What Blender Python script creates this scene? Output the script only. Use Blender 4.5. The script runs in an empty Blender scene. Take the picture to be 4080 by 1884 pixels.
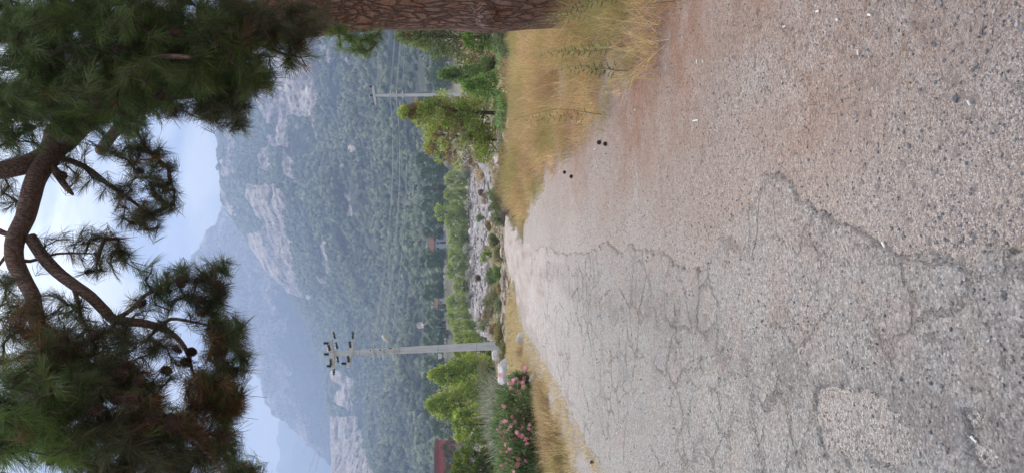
import bpy, math, random
import numpy as np
from mathutils import Vector, Matrix

# ------------------------------------------------------------------ camera, world, sun, exposure
SC = bpy.context.scene
COL = SC.collection
F = 2950.0            # focal length in photograph pixels (4080 wide)
HZ = 1800.0           # photograph column of the horizon (the phone was held on its side)
CZ = 1.55             # eye height
PITCH = math.atan((2040.0 - HZ) / F)
cam = bpy.data.cameras.new('camera')
cam.sensor_width = 36.0
cam.lens = 36.0 * F / 4080.0
cam.clip_start = 0.05
cam.clip_end = 30000
camo = bpy.data.objects.new('camera', cam)
COL.objects.link(camo)
FW = Vector((0, math.cos(PITCH), -math.sin(PITCH)))
UPC = Vector((0, math.sin(PITCH), math.cos(PITCH)))
RT = Vector((1, 0, 0))
m3 = Matrix((-UPC, RT, -FW)).transposed()      # picture right = world down, picture up = world right
camo.matrix_world = Matrix.Translation((0, 0, CZ)) @ m3.to_4x4()
SC.camera = camo

SUN_EL, SUN_AZ = math.radians(40), math.radians(1.5)
world = bpy.data.worlds.new('World')
SC.world = world
world.use_nodes = True
nt = world.node_tree
nt.nodes.clear()
def N(nt, typ, **kw):
    n = nt.nodes.new(typ)
    for k, v in kw.items():
        if k.startswith('i_'):
            n.inputs[k[2:].replace('_', ' ')].default_value = v
        else:
            setattr(n, k, v)
    return n
def L(nt, a, b): nt.links.new(a, b)
sky = N(nt, 'ShaderNodeTexSky', sky_type='NISHITA', sun_disc=False, sun_elevation=SUN_EL, sun_rotation=SUN_AZ,
        air_density=1.0, dust_density=2.0, ozone_density=1.0, altitude=0)
tc = N(nt, 'ShaderNodeTexCoord')
mp = N(nt, 'ShaderNodeMapping')
mp.inputs['Scale'].default_value = (1.0, 1.0, 2.6)
mp.inputs['Location'].default_value = (0.35, 0.1, 0.2)
L(nt, tc.outputs['Generated'], mp.inputs['Vector'])
cn = N(nt, 'ShaderNodeTexNoise', i_Scale=4.6, i_Detail=7.0, i_Roughness=0.55, i_Distortion=0.3)
L(nt, mp.outputs['Vector'], cn.inputs['Vector'])
cr = N(nt, 'ShaderNodeMapRange', i_From_Min=0.42, i_From_Max=0.60, i_To_Min=0.0, i_To_Max=1.0)
L(nt, cn.outputs['Fac'], cr.inputs['Value'])
# the veil of cloud glows round the hidden sun
dotn = N(nt, 'ShaderNodeVectorMath', operation='DOT_PRODUCT')
dotn.inputs[1].default_value = (math.sin(SUN_AZ) * math.cos(SUN_EL), math.cos(SUN_AZ) * math.cos(SUN_EL), math.sin(SUN_EL))
L(nt, tc.outputs['Generated'], dotn.inputs[0])
gl = N(nt, 'ShaderNodeMath', operation='POWER'); gl.inputs[1].default_value = 38.0
mx0 = N(nt, 'ShaderNodeMath', operation='MAXIMUM'); mx0.inputs[1].default_value = 0.0
L(nt, dotn.outputs['Value'], mx0.inputs[0]); L(nt, mx0.outputs[0], gl.inputs[0])
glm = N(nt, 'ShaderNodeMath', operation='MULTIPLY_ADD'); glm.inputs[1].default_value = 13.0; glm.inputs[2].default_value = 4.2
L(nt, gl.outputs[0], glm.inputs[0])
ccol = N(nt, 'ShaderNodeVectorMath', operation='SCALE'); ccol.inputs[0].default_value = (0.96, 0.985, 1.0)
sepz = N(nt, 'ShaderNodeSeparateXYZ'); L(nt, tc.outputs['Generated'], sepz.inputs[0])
zen = N(nt, 'ShaderNodeMapRange', i_From_Min=0.50, i_From_Max=0.95, i_To_Min=1.0, i_To_Max=7.5); L(nt, sepz.outputs[2], zen.inputs['Value'])   # overcast is brightest overhead; boosted further above the view to light the ground
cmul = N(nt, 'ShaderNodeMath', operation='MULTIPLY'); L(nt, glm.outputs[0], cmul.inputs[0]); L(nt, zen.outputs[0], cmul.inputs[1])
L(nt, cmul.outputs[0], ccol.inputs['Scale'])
skyb = N(nt, 'ShaderNodeVectorMath', operation='MULTIPLY'); skyb.inputs[1].default_value = (0.10, 0.15, 0.25)
L(nt, sky.outputs[0], skyb.inputs[0])
mixc = N(nt, 'ShaderNodeMix', data_type='RGBA')
addf = N(nt, 'ShaderNodeMath', operation='ADD', use_clamp=True)
L(nt, cr.outputs[0], addf.inputs[0]); L(nt, gl.outputs[0], addf.inputs[1])
L(nt, addf.outputs[0], mixc.inputs['Factor'])
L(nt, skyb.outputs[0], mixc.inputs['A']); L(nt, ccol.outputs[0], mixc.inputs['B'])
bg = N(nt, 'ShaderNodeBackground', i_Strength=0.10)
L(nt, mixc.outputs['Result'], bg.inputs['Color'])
wo = N(nt, 'ShaderNodeOutputWorld')
L(nt, bg.outputs[0], wo.inputs['Surface'])

sl = bpy.data.lights.new('sun', 'SUN')
sl.energy = 2.2
sl.angle = math.radians(14)
sl.color = (1.0, 0.87, 0.72)
so = bpy.data.objects.new('sun', sl)
COL.objects.link(so)
so.rotation_euler = Vector((math.sin(SUN_AZ) * math.cos(SUN_EL), math.cos(SUN_AZ) * math.cos(SUN_EL), math.sin(SUN_EL))).to_track_quat('Z', 'Y').to_euler()
SC.view_settings.view_transform = 'Standard'
SC.view_settings.look = 'None'
SC.view_settings.gamma = 1.0
SC.view_settings.exposure = 1.0
SC.cycles.volume_bounces = 1
SC.cycles.max_bounces = 8
SC.cycles.transparent_max_bounces = 8

# ------------------------------------------------------------------ helpers
random.seed(7)
RNG = np.random.default_rng(11)
def W(px, py, d):
    """point seen at photograph pixel (px, py), d metres ahead"""
    v = FW + RT * ((942.0 - py) / F) + UPC * (-(px - 2040.0) / F)
    t = d / v.y
    return Vector((v.x * t, d, CZ + v.z * t))
def mesh(name, verts, faces, mat, parent=None, smooth=False, col=None, mi=None, attrs=None):
    """faces: list of int arrays (n,3) or (n,4)"""
    verts = np.asarray(verts, dtype=np.float32).reshape(-1, 3)
    if not isinstance(faces, (list, tuple)): faces = [faces]
    faces = [np.asarray(f, dtype=np.int32) for f in faces if len(f)]
    me = bpy.data.meshes.new(name)
    me.vertices.add(len(verts)); me.vertices.foreach_set('co', verts.ravel())
    loops = np.concatenate([f.ravel() for f in faces])
    sizes = np.concatenate([np.full(len(f), f.shape[1], dtype=np.int32) for f in faces])
    starts = np.concatenate([[0], np.cumsum(sizes)[:-1]]).astype(np.int32)
    me.loops.add(len(loops)); me.loops.foreach_set('vertex_index', loops.astype(np.int32))
    me.polygons.add(len(sizes)); me.polygons.foreach_set('loop_start', starts)
    try: me.polygons.foreach_set('loop_total', sizes)
    except Exception: pass
    me.polygons.foreach_set('use_smooth', np.full(len(sizes), smooth, dtype=bool))
    if mi is not None: me.polygons.foreach_set('material_index', np.asarray(mi, dtype=np.int32))
    me.update(calc_edges=True)
    if col is not None:
        a = me.attributes.new('tint', 'FLOAT_COLOR', 'POINT')
        c = np.ones((len(verts), 4), dtype=np.float32); c[:, :3] = col
        a.data.foreach_set('color', c.ravel())
    for k, v in (attrs or {}).items():
        a = me.attributes.new(k, 'FLOAT', 'POINT'); a.data.foreach_set('value', np.asarray(v, dtype=np.float32))
    for mm in (mat if isinstance(mat, (list, tuple)) else [mat]): me.materials.append(mm)
    o = bpy.data.objects.new(name, me)
    COL.objects.link(o)
    if parent is not None: o.parent = parent
    return o
def tag(o, label=None, cat=None, group=None, kind=None):
    if label: o['label'] = label
    if cat: o['category'] = cat
    if group: o['group'] = group
    if kind: o['kind'] = kind
    return o
def empty(name, loc, rz=0.0, s=1.0):
    o = bpy.data.objects.new(name, None)
    o.location = loc; o.rotation_euler = (0, 0, rz); o.scale = (s, s, s)
    COL.objects.link(o)
    return o
def copy_tree(o, parent=None):
    c = o.copy(); COL.objects.link(c); c.parent = parent
    for ch in list(o.children):
        copy_tree(ch, c)
    return c
class MB:
    """collects shapes for one mesh"""
    def __init__(self): self.v = []; self.f3 = []; self.f4 = []; self.n = 0; self.c = []
    def add(self, v, f3=None, f4=None, col=None):
        v = np.asarray(v, dtype=np.float32).reshape(-1, 3)
        if f3 is not None and len(f3): self.f3.append(np.asarray(f3) + self.n)
        if f4 is not None and len(f4): self.f4.append(np.asarray(f4) + self.n)
        self.v.append(v); self.n += len(v)
        self.c.append(np.broadcast_to(np.asarray(col if col is not None else (1, 1, 1), dtype=np.float32), (len(v), 3)))
    def box(self, c, s, rot=None):
        h = np.array(s) / 2
        v = np.array([(x, y, z) for x in (-1, 1) for y in (-1, 1) for z in (-1, 1)]) * h
        if rot is not None: v = v @ np.array(rot.to_3x3()).T
        self.add(v + np.array(c), f4=[(0, 1, 3, 2), (4, 6, 7, 5), (0, 4, 5, 1), (2, 3, 7, 6), (0, 2, 6, 4), (1, 5, 7, 3)])
    def tube(self, pts, rad, n=8, caps=True, jitter=0.0):
        pts = [Vector(p) for p in pts]
        k = len(pts)
        rad = [rad] * k if isinstance(rad, (int, float)) else rad
        ref = Vector((0.13, 0.21, 0.97))
        rings = []
        for i, p in enumerate(pts):
            t = (pts[min(i + 1, k - 1)] - pts[max(i - 1, 0)])
            if t.length < 1e-9: t = Vector((0, 0, 1))
            t.normalize()
            a = t.cross(ref)
            if a.length < 0.2: a = t.cross(Vector((1, 0, 0)))
            a.normalize(); b = t.cross(a)
            if rings and (rings_a.dot(a) < 0): a, b = -a, -b
            rings_a = a
            ring = []
            for j in range(n):
                th = 2 * math.pi * j / n
                r = rad[i] * (1 + (random.uniform(-jitter, jitter) if jitter else 0))
                ring.append(p + (a * math.cos(th) + b * math.sin(th)) * r)
            rings.append(ring)
        v = [x for r in rings for x in r]
        f = [(i * n + j, i * n + (j + 1) % n, (i + 1) * n + (j + 1) % n, (i + 1) * n + j) for i in range(k - 1) for j in range(n)]
        f3 = []
        if caps:
            v += [pts[0], pts[-1]]
            f3 = [(k * n, (j + 1) % n, j) for j in range(n)] + [(k * n + 1, (k - 1) * n + j, (k - 1) * n + (j + 1) % n) for j in range(n)]
        self.add([tuple(x) for x in v], f3=f3, f4=f)
    def lathe(self, origin, axis, prof, n=12):
        """prof: list of (distance along axis, radius)"""
        axis = Vector(axis).normalized()
        a = axis.cross(Vector((0.3, 0.9, 0.1))).normalized(); b = axis.cross(a)
        v = []
        for (h, r) in prof:
            for j in range(n):
                th = 2 * math.pi * j / n
                v.append(tuple(Vector(origin) + axis * h + (a * math.cos(th) + b * math.sin(th)) * max(r, 1e-4)))
        k = len(prof)
        f = [(i * n + j, i * n + (j + 1) % n, (i + 1) * n + (j + 1) % n, (i + 1) * n + j) for i in range(k - 1) for j in range(n)]
        self.add(v, f4=f)
    def build(self, name, mat, parent=None, smooth=False, usecol=False):
        fs = []
        if self.f3: fs.append(np.concatenate(self.f3))
        if self.f4: fs.append(np.concatenate(self.f4))
        return mesh(name, np.concatenate(self.v), fs, mat, parent, smooth, np.concatenate(self.c) if usecol else None)

def _h(ix, iy, iz, seed):
    n = (ix.astype(np.int64) * 374761393 + iy.astype(np.int64) * 668265263 + iz.astype(np.int64) * 2147483647 + seed * 1274126177) & 0xffffffff
    n = ((n ^ (n >> 13)) * 1274126177) & 0xffffffff
    n = (n ^ (n >> 16)) & 0xffffffff
    n = (n * 2246822519) & 0xffffffff
    return ((n ^ (n >> 15)) & 0xffff) / 65535.0 * 2 - 1
def vnoise(x, y, z=None, seed=0):
    x = np.asarray(x, dtype=np.float64); y = np.asarray(y, dtype=np.float64)
    z = np.zeros_like(x) if z is None else np.asarray(z, dtype=np.float64)
    ix, iy, iz = np.floor(x), np.floor(y), np.floor(z)
    fx, fy, fz = x - ix, y - iy, z - iz
    u, v, w = fx * fx * (3 - 2 * fx), fy * fy * (3 - 2 * fy), fz * fz * (3 - 2 * fz)
    r = 0
    for dz in (0, 1):
        a = 0
        for dx in (0, 1):
            for dy in (0, 1):
                a = a + _h(ix + dx, iy + dy, iz + dz, seed) * (u if dx else 1 - u) * (v if dy else 1 - v)
        r = r + a * (w if dz else 1 - w)
        if np.all(fz == 0): break
    return r
def fbm(x, y, z=None, o=5, g=0.5, seed=0, ridged=False):
    s, a, t = 0, 1.0, 0
    x = np.asarray(x, dtype=np.float64); y = np.asarray(y, dtype=np.float64)
    for i in range(o):
        n = vnoise(x, y, z, seed + i * 17)
        if ridged: n = 1 - 2 * np.abs(n)
        s = s + n * a; t += a; a *= g
        x = x * 2.03 + 11.3; y = y * 2.03 - 7.1
        if z is not None: z = z * 2.03 + 3.3
    return s / t
def sstep(a, b, x):
    t = np.clip((np.asarray(x, dtype=np.float64) - a) / (b - a), 0, 1)
    return t * t * (3 - 2 * t)
def poly_sd(x, y, poly):
    """signed distance to a closed polygon, negative inside"""
    P = np.asarray(poly, dtype=np.float64)
    d = np.full(np.shape(x), 1e18); ins = np.zeros(np.shape(x), dtype=bool)
    for i in range(len(P)):
        a, b = P[i], P[(i + 1) % len(P)]
        e = b - a
        wx, wy = x - a[0], y - a[1]
        t = np.clip((wx * e[0] + wy * e[1]) / max(e @ e, 1e-12), 0, 1)
        dx, dy = wx - e[0] * t, wy - e[1] * t
        d = np.minimum(d, dx * dx + dy * dy)
        c = ((a[1] > y) != (b[1] > y))
        if abs(e[1]) > 1e-12:
            c &= (x < e[0] * (y - a[1]) / e[1] + a[0])
            ins ^= c
    return np.sqrt(d) * np.where(ins, -1, 1)
def line_sd(x, y, pts, r=0.0):
    d = np.full(np.shape(x), 1e18)
    for a, b in zip(pts[:-1], pts[1:]):
        a, b = np.array(a, float), np.array(b, float); e = b - a
        t = np.clip(((x - a[0]) * e[0] + (y - a[1]) * e[1]) / max(e @ e, 1e-12), 0, 1)
        d = np.minimum(d, (x - a[0] - e[0] * t) ** 2 + (y - a[1] - e[1] * t) ** 2)
    return np.sqrt(d) - r

# ------------------------------------------------------------------ materials
def mat_base(name):
    m = bpy.data.materials.new(name); m.use_nodes = True
    t = m.node_tree; t.nodes.clear()
    out = N(t, 'ShaderNodeOutputMaterial'); p = N(t, 'ShaderNodeBsdfPrincipled', i_Roughness=0.9)
    p.inputs['Specular IOR Level'].default_value = 0.25
    L(t, p.outputs[0], out.inputs['Surface'])
    return m, t, p, out
def ramp(t, fac, stops):
    r = N(t, 'ShaderNodeValToRGB')
    e = r.color_ramp.elements
    while len(e) < len(stops): e.new(0.5)
    for i, (p, c) in enumerate(stops):
        e[i].position = p; e[i].color = (*c, 1) if len(c) == 3 else c
    L(t, fac, r.inputs['Fac'])
    return r.outputs['Color']
def noise(t, vec, scale, detail=4.0, rough=0.6, dist=0.0, out='Fac'):
    n = N(t, 'ShaderNodeTexNoise', i_Scale=scale, i_Detail=detail, i_Roughness=rough, i_Distortion=dist)
    if vec is not None: L(t, vec, n.inputs['Vector'])
    return n.outputs[out]
def mix(t, fac, a, b, mode='MIX'):
    m = N(t, 'ShaderNodeMix', data_type='RGBA', blend_type=mode)
    for s, v in (('Factor', fac), ('A', a), ('B', b)):
        if isinstance(v, (int, float)): m.inputs[s].default_value = v
        elif isinstance(v, tuple): m.inputs[s].default_value = (*v, 1)
        else: L(t, v, m.inputs[s])
    return m.outputs['Result']
def mrange(t, v, a, b, c=0.0, d=1.0):
    n = N(t, 'ShaderNodeMapRange', i_From_Min=a, i_From_Max=b, i_To_Min=c, i_To_Max=d)
    L(t, v, n.inputs['Value']); return n.outputs[0]
def mth(t, op, a, b=None, clamp=False):
    n = N(t, 'ShaderNodeMath', operation=op, use_clamp=clamp)
    for i, v in enumerate((a, b)):
        if v is None: continue
        if isinstance(v, (int, float)): n.inputs[i].default_value = v
        else: L(t, v, n.inputs[i])
    return n.outputs[0]
def bump(t, p, h, strength=0.5, dist=0.01):
    b = N(t, 'ShaderNodeBump', i_Strength=strength, i_Distance=dist)
    L(t, h, b.inputs['Height']); L(t, b.outputs[0], p.inputs['Normal'])
def attr(t, name, out='Fac'):
    a = N(t, 'ShaderNodeAttribute', attribute_name=name); return a.outputs[out]
def objco(t): return N(t, 'ShaderNodeTexCoord').outputs['Object']

def leaf_mat(name, trans=0.35, var=0.35, rough=0.6):
    m, t, p, out = mat_base(name)
    c = attr(t, 'tint', 'Color')
    n = noise(t, objco(t), 9.0, 2.0)
    c2 = mix(t, 1.0, c, ramp(t, n, [(0.25, (1 - var,) * 3), (0.75, (1 + var,) * 3)]), 'MULTIPLY')
    L(t, c2, p.inputs['Base Color']); p.inputs['Roughness'].default_value = rough
    tr = N(t, 'ShaderNodeBsdfTranslucent'); L(t, c2, tr.inputs['Color'])
    ms = N(t, 'ShaderNodeMixShader'); ms.inputs[0].default_value = trans
    L(t, p.outputs[0], ms.inputs[1]); L(t, tr.outputs[0], ms.inputs[2]); L(t, ms.outputs[0], out.inputs['Surface'])
    return m
M_LEAF = leaf_mat('foliage', 0.42)
M_NEEDLE = leaf_mat('pine_needles', 0.30, 0.25, 0.5)
M_GRASS = leaf_mat('dry_grass', 0.35, 0.3, 0.8)

def bark_mat(name, cols, scale=1.0, bdist=0.03):
    m, t, p, out = mat_base(name)
    co = objco(t)
    mpn = N(t, 'ShaderNodeMapping'); mpn.inputs['Scale'].default_value = (1, 1, 0.22)
    L(t, co, mpn.inputs['Vector'])
    wv = noise(t, mpn.outputs[0], 4 * scale, 4, 0.6, 0, 'Color')
    vm = N(t, 'ShaderNodeVectorMath', operation='MULTIPLY_ADD')
    L(t, wv, vm.inputs[0]); vm.inputs[1].default_value = (0.22 / scale,) * 3; L(t, mpn.outputs[0], vm.inputs[2])
    v = N(t, 'ShaderNodeTexVoronoi', feature='DISTANCE_TO_EDGE', i_Scale=19 * scale); L(t, vm.outputs[0], v.inputs['Vector'])
    v2 = N(t, 'ShaderNodeTexVoronoi', feature='F1', i_Scale=19 * scale); L(t, vm.outputs[0], v2.inputs['Vector'])
    e = mrange(t, v.outputs['Distance'], 0.0, 0.16)
    n1 = noise(t, co, 22 * scale, 6, 0.7)
    hsum = mth(t, 'ADD', e, mth(t, 'MULTIPLY', n1, 0.5))
    c = ramp(t, n1, [(0.3, cols[0]), (0.55, cols[1]), (0.75, cols[2])])
    sep = N(t, 'ShaderNodeSeparateColor'); L(t, v2.outputs['Color'], sep.inputs[0])
    c = mix(t, mth(t, 'MULTIPLY', sep.outputs[0], 0.6), c, cols[3])
    c = mix(t, mrange(t, e, 0.0, 0.9, 0.5, 0.0), c, (0.045, 0.026, 0.02))
    L(t, c, p.inputs['Base Color'])
    bump(t, p, hsum, 1.0, bdist)
    return m
M_BARK = bark_mat('pine_bark', [(0.16, 0.075, 0.05), (0.34, 0.18, 0.115), (0.50, 0.30, 0.20), (0.32, 0.235, 0.20)])
M_LIMB = bark_mat('limb_bark', [(0.11, 0.06, 0.045), (0.23, 0.13, 0.09), (0.33, 0.20, 0.14), (0.19, 0.15, 0.13)], 2.2, 0.008)
def plain(name, c, rough=0.85, nscale=12.0, amt=0.25, bd=0.004, spec=0.25, metal=0.0):
    m, t, p, out = mat_base(name)
    co = objco(t)
    n = noise(t, co, nscale, 5, 0.65)
    L(t, ramp(t, n, [(0.25, tuple(x * (1 - amt) for x in c)), (0.75, tuple(min(1, x * (1 + amt)) for x in c))]), p.inputs['Base Color'])
    p.inputs['Roughness'].default_value = rough; p.inputs['Specular IOR Level'].default_value = spec
    p.inputs['Metallic'].default_value = metal
    bump(t, p, n, 0.4, bd)
    return m
M_TWIG = plain('twig', (0.10, 0.075, 0.06), nscale=40)
M_CONE = plain('cone_scale', (0.10, 0.065, 0.045), nscale=60, amt=0.4)
M_INS = plain('insulator_glaze', (0.018, 0.014, 0.013), 0.25, spec=0.6)
M_STEEL = plain('galvanised_steel', (0.45, 0.46, 0.47), 0.5, metal=0.7)
M_WIRE = plain('wire_alloy', (0.42, 0.44, 0.42), 0.6)
def concrete_mat():
    m, t, p, out = mat_base('pole_concrete')
    co = objco(t)
    mpn = N(t, 'ShaderNodeMapping'); mpn.inputs['Scale'].default_value = (6, 6, 0.7); L(t, co, mpn.inputs['Vector'])
    n = noise(t, mpn.outputs[0], 1.6, 6, 0.7)
    c = ramp(t, n, [(0.25, (0.40, 0.40, 0.395)), (0.5, (0.62, 0.615, 0.60)), (0.75, (0.72, 0.70, 0.66))])
    # cast joints across the pole
    sx = N(t, 'ShaderNodeSeparateXYZ'); L(t, co, sx.inputs[0])
    fr = mth(t, 'FRACT', mth(t, 'MULTIPLY', sx.outputs[2], 0.42))
    c = mix(t, mth(t, 'MULTIPLY', mth(t, 'LESS_THAN', fr, 0.012), 0.6), c, (0.14, 0.13, 0.12))
    L(t, c, p.inputs['Base Color']); bump(t, p, n, 0.3, 0.01)
    return m
M_CONC = concrete_mat()
def rock_mat(name, a, b, sc=2.0):
    m, t, p, out = mat_base(name)
    co = objco(t)
    n = noise(t, co, sc, 8, 0.68, 0.3); n2 = noise(t, co, sc * 9, 5, 0.7)
    c = ramp(t, n, [(0.25, a), (0.6, b), (0.8, tuple(min(1, x * 1.2) for x in b))])
    c = mix(t, mrange(t, n2, 0.55, 0.75, 0, 0.45), c, (0.16, 0.14, 0.12))
    L(t, c, p.inputs['Base Color']); bump(t, p, mth(t, 'ADD', n, mth(t, 'MULTIPLY', n2, 0.3)), 0.8, 0.06)
    return m
M_ROCK = rock_mat('limestone', (0.24, 0.20, 0.165), (0.44, 0.39, 0.34), 4.0)
M_ROCKW = rock_mat('white_limestone', (0.30, 0.27, 0.24), (0.60, 0.57, 0.53), 3.0)
def pebble_mat():
    m, t, p, out = mat_base('pebbles')
    c = attr(t, 'tint', 'Color'); n = noise(t, objco(t), 300, 3)
    L(t, mix(t, 1.0, c, ramp(t, n, [(0.3, (0.7,) * 3), (0.7, (1.25,) * 3)]), 'MULTIPLY'), p.inputs['Base Color'])
    return m
M_PEB = pebble_mat()

# ------------------------------------------------------------------ terrain height
BY = np.array([-60, 0, 16, 24, 43, 60, 90, 108, 225, 250, 292, 328, 400, 800, 9000.0])
BZL = np.array([1.5, 0, 0, -.35, -1.45, -2.3, -3.6, -4.1, -4.4, -3.4, -2.4, 3.8, 5.5, 12, 12])
BZR = np.array([1.5, 0, 0, -.35, -1.10, -1.25, -1.3, -1.4, -2.2, -2.0, -1.2, 3.8, 5.5, 12, 12])
def th(x, y):
    x = np.asarray(x, dtype=np.float64); y = np.asarray(y, dtype=np.float64)
    yy = y
    k = sstep(1.5, 6.5, x - 0.085 * np.maximum(y - 28, 0))
    z = np.interp(yy, BY, BZL) * (1 - k) + np.interp(yy, BY, BZR) * k
    # verge on the left falls gently from the road, the right one is nearly level
    z = z - 0.28 * sstep(-2.7, -6.5, x) * sstep(30, 10, y) * sstep(2, 6, y)
    far = sstep(14, 60, np.hypot(x, y))
    z = z + fbm(x * 0.11, y * 0.11, o=4, seed=3) * (0.03 + 0.55 * far) * sstep(0.2, 4, np.abs(x + 1.0) + y * 0.03)
    off = sstep(-2.3, -3.0, x) + sstep(0.8, 2.2, x)
    z = z + fbm(x * 1.3, y * 1.3, o=4, seed=9) * 0.035 * off + fbm(x * 0.35, y * 0.35, o=3, seed=21) * 0.012
    return z
def thf(x, y): return float(th(np.array([x]), np.array([y]))[0])
def G(px, py, lo=1.2, hi=900.0):
    """where the sight line of a photograph pixel meets the ground"""
    prev = None
    for d in np.geomspace(lo, hi, 400):
        w = W(px, py, d)
        if w.z <= thf(w.x, w.y):
            return Vector((w.x, w.y, thf(w.x, w.y)))
    return W(px, py, hi)

def gz(px, py):      # flat-ground estimate used for outlines drawn on the road
    d = CZ * F / (px - HZ)
    return ((942 - py) / F * d, d)
ASPH = [gz(*p) for p in [(2100, 1040), (2140, 992), (2175, 975), (2200, 985), (2215, 1003), (2245, 1012), (2290, 1014), (2330, 1012), (2375, 990), (2420, 955),
                         (2450, 975), (2480, 1010), (2520, 980), (2560, 1010), (2650, 1000), (2690, 1020), (2705, 1052), (2760, 1062), (2830, 1064), (2850, 1010), (2880, 955),
                         (2930, 890), (2965, 830), (3050, 775), (3075, 700), (3150, 675), (3185, 720), (3230, 800), (3380, 880),
                         (3490, 920), (3660, 985), (3880, 1015), (4000, 1060), (4080, 1010)]]
ASPH += [(-0.06, 1.7), (0.0, 0), (0.1, -30), (-2.5, -30), (-2.45, 0), (-2.45, 5)]
ASPH += [gz(*p) for p in [(2420, 1900), (2330, 1745), (2290, 1660), (2255, 1560), (2200, 1455), (2150, 1350), (2112, 1285), (2085, 1190), (2085, 1100)]]
HOLE = [gz(*p) for p in [(3330, 1590), (3450, 1560), (3560, 1590), (3640, 1670), (3720, 1740), (3740, 1800), (3690, 1850), (3600, 1850), (3520, 1800), (3470, 1880), (3400, 1840), (3345, 1800), (3320, 1680)]]
HOLE2 = [gz(*p) for p in [(3990, 1650), (4070, 1680), (4090, 1760), (4140, 1900), (4040, 1900), (4010, 1800), (4060, 1770), (3960, 1700)]]
SLIV = [gz(*p) for p in [(2455, 1035), (2500, 1065), (2530, 1110), (2490, 1125), (2440, 1095)]]
def asph_sd(x, y):
    s = poly_sd(x, y, ASPH)
    for hpoly in (HOLE, HOLE2): s = np.maximum(s, -poly_sd(x, y, hpoly))
    rag = fbm(x * 14, y * 14, o=5, g=0.7, seed=40) * 0.055 + fbm(x * 2.2, y * 2.2, o=3, seed=41) * 0.05
    s = s + rag
    # open cracks: thin gaps along the zero lines of a noise, only in places
    n = fbm(x * 1.9 + 3, y * 1.1, o=5, g=0.55, seed=50)
    gate = fbm(x * 0.8, y * 0.6, o=2, seed=52)
    crack = 0.004 - np.abs(n) * 0.24
    crack = np.where(gate > 0.16, crack, -1)
    return np.maximum(s, crack)
def sheet_grid():
    ys = [-30, -18, -10, -5, -2, 0, .6, 1.1, 1.5]
    y = 1.6
    while y < 12: ys.append(y); y *= 1.0040
    while y < 260: ys.append(y); y *= 1.011
    while y < 9000: ys.append(y); y *= 1.05
    ys.append(9500)
    xs = [0.0]; st = 0.012
    while xs[-1] < 4000:
        xs.append(xs[-1] + st)
        if xs[-1] > 2.7: st *= 1.045
    xs = np.array(xs); xs = np.concatenate([-xs[:0:-1], xs])
    return xs - 0.0, np.array(ys)
XS, YS = sheet_grid()
GX, GY = np.meshgrid(XS, YS)
GZ = th(GX, GY)
ASD = np.full(GX.shape, 9.0)
_nm = (GY < 26) & (np.abs(GX) < 4.5)
ASD[_nm] = asph_sd(GX[_nm], GY[_nm])
def grid_faces(nr, nc, keep=None):
    i = np.arange(nr * nc).reshape(nr, nc)
    f = np.stack([i[:-1, :-1], i[:-1, 1:], i[1:, 1:], i[1:, :-1]], -1).reshape(-1, 4)
    if keep is not None:
        k = keep.ravel(); f = f[k[f].all(1)]
    return f
def compact(v, f, *arrs):
    u, inv = np.unique(f, return_inverse=True)
    return (v[u], inv.reshape(f.shape)) + tuple(a[u] for a in arrs)

DIRT = [(-1.6, 16), (-1.4, 20), (-1.25, 24), (-0.9, 31), (-.5, 39), (0.6, 47), (3.4, 56), (7.5, 65), (12, 74), (19, 86), (32, 110), (60, 150), (90, 190),
        (96, 186), (64, 142), (36, 102), (22, 80), (14.5, 68), (9.5, 60), (5.0, 51), (2.6, 43), (1.35, 36), (.7, 27), (.35, 22), (0.0, 18), (-0.35, 14.0), (-0.9, 12.2), (-1.5, 12.8)]
DSD = np.full(GX.shape, 9.0)
_dm = (GY > 12) & (GY < 220) & (GX > -6) & (GX < 110)
DSD[_dm] = poly_sd(GX[_dm], GY[_dm], DIRT) + fbm(GX[_dm] * 2.2, GY[_dm] * 0.8, o=5, seed=60) * 0.6

RIVER = [(-60, 104), (-30, 108), (-11, 110), (0, 105), (9, 98), (14, 104), (22, 135), (26, 180), (34, 236), (0, 232), (-30, 226), (-70, 220)]
RSD = poly_sd(GX, GY, RIVER) + fbm(GX * .08, GY * .05, o=3, seed=70) * 5
needle = sstep(-0.6, 2.2, GX + 0.35 * fbm(GX * .8, GY * .8, seed=33) * 3) * sstep(16, 9, GY) * sstep(-1, 2, GY)

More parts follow.
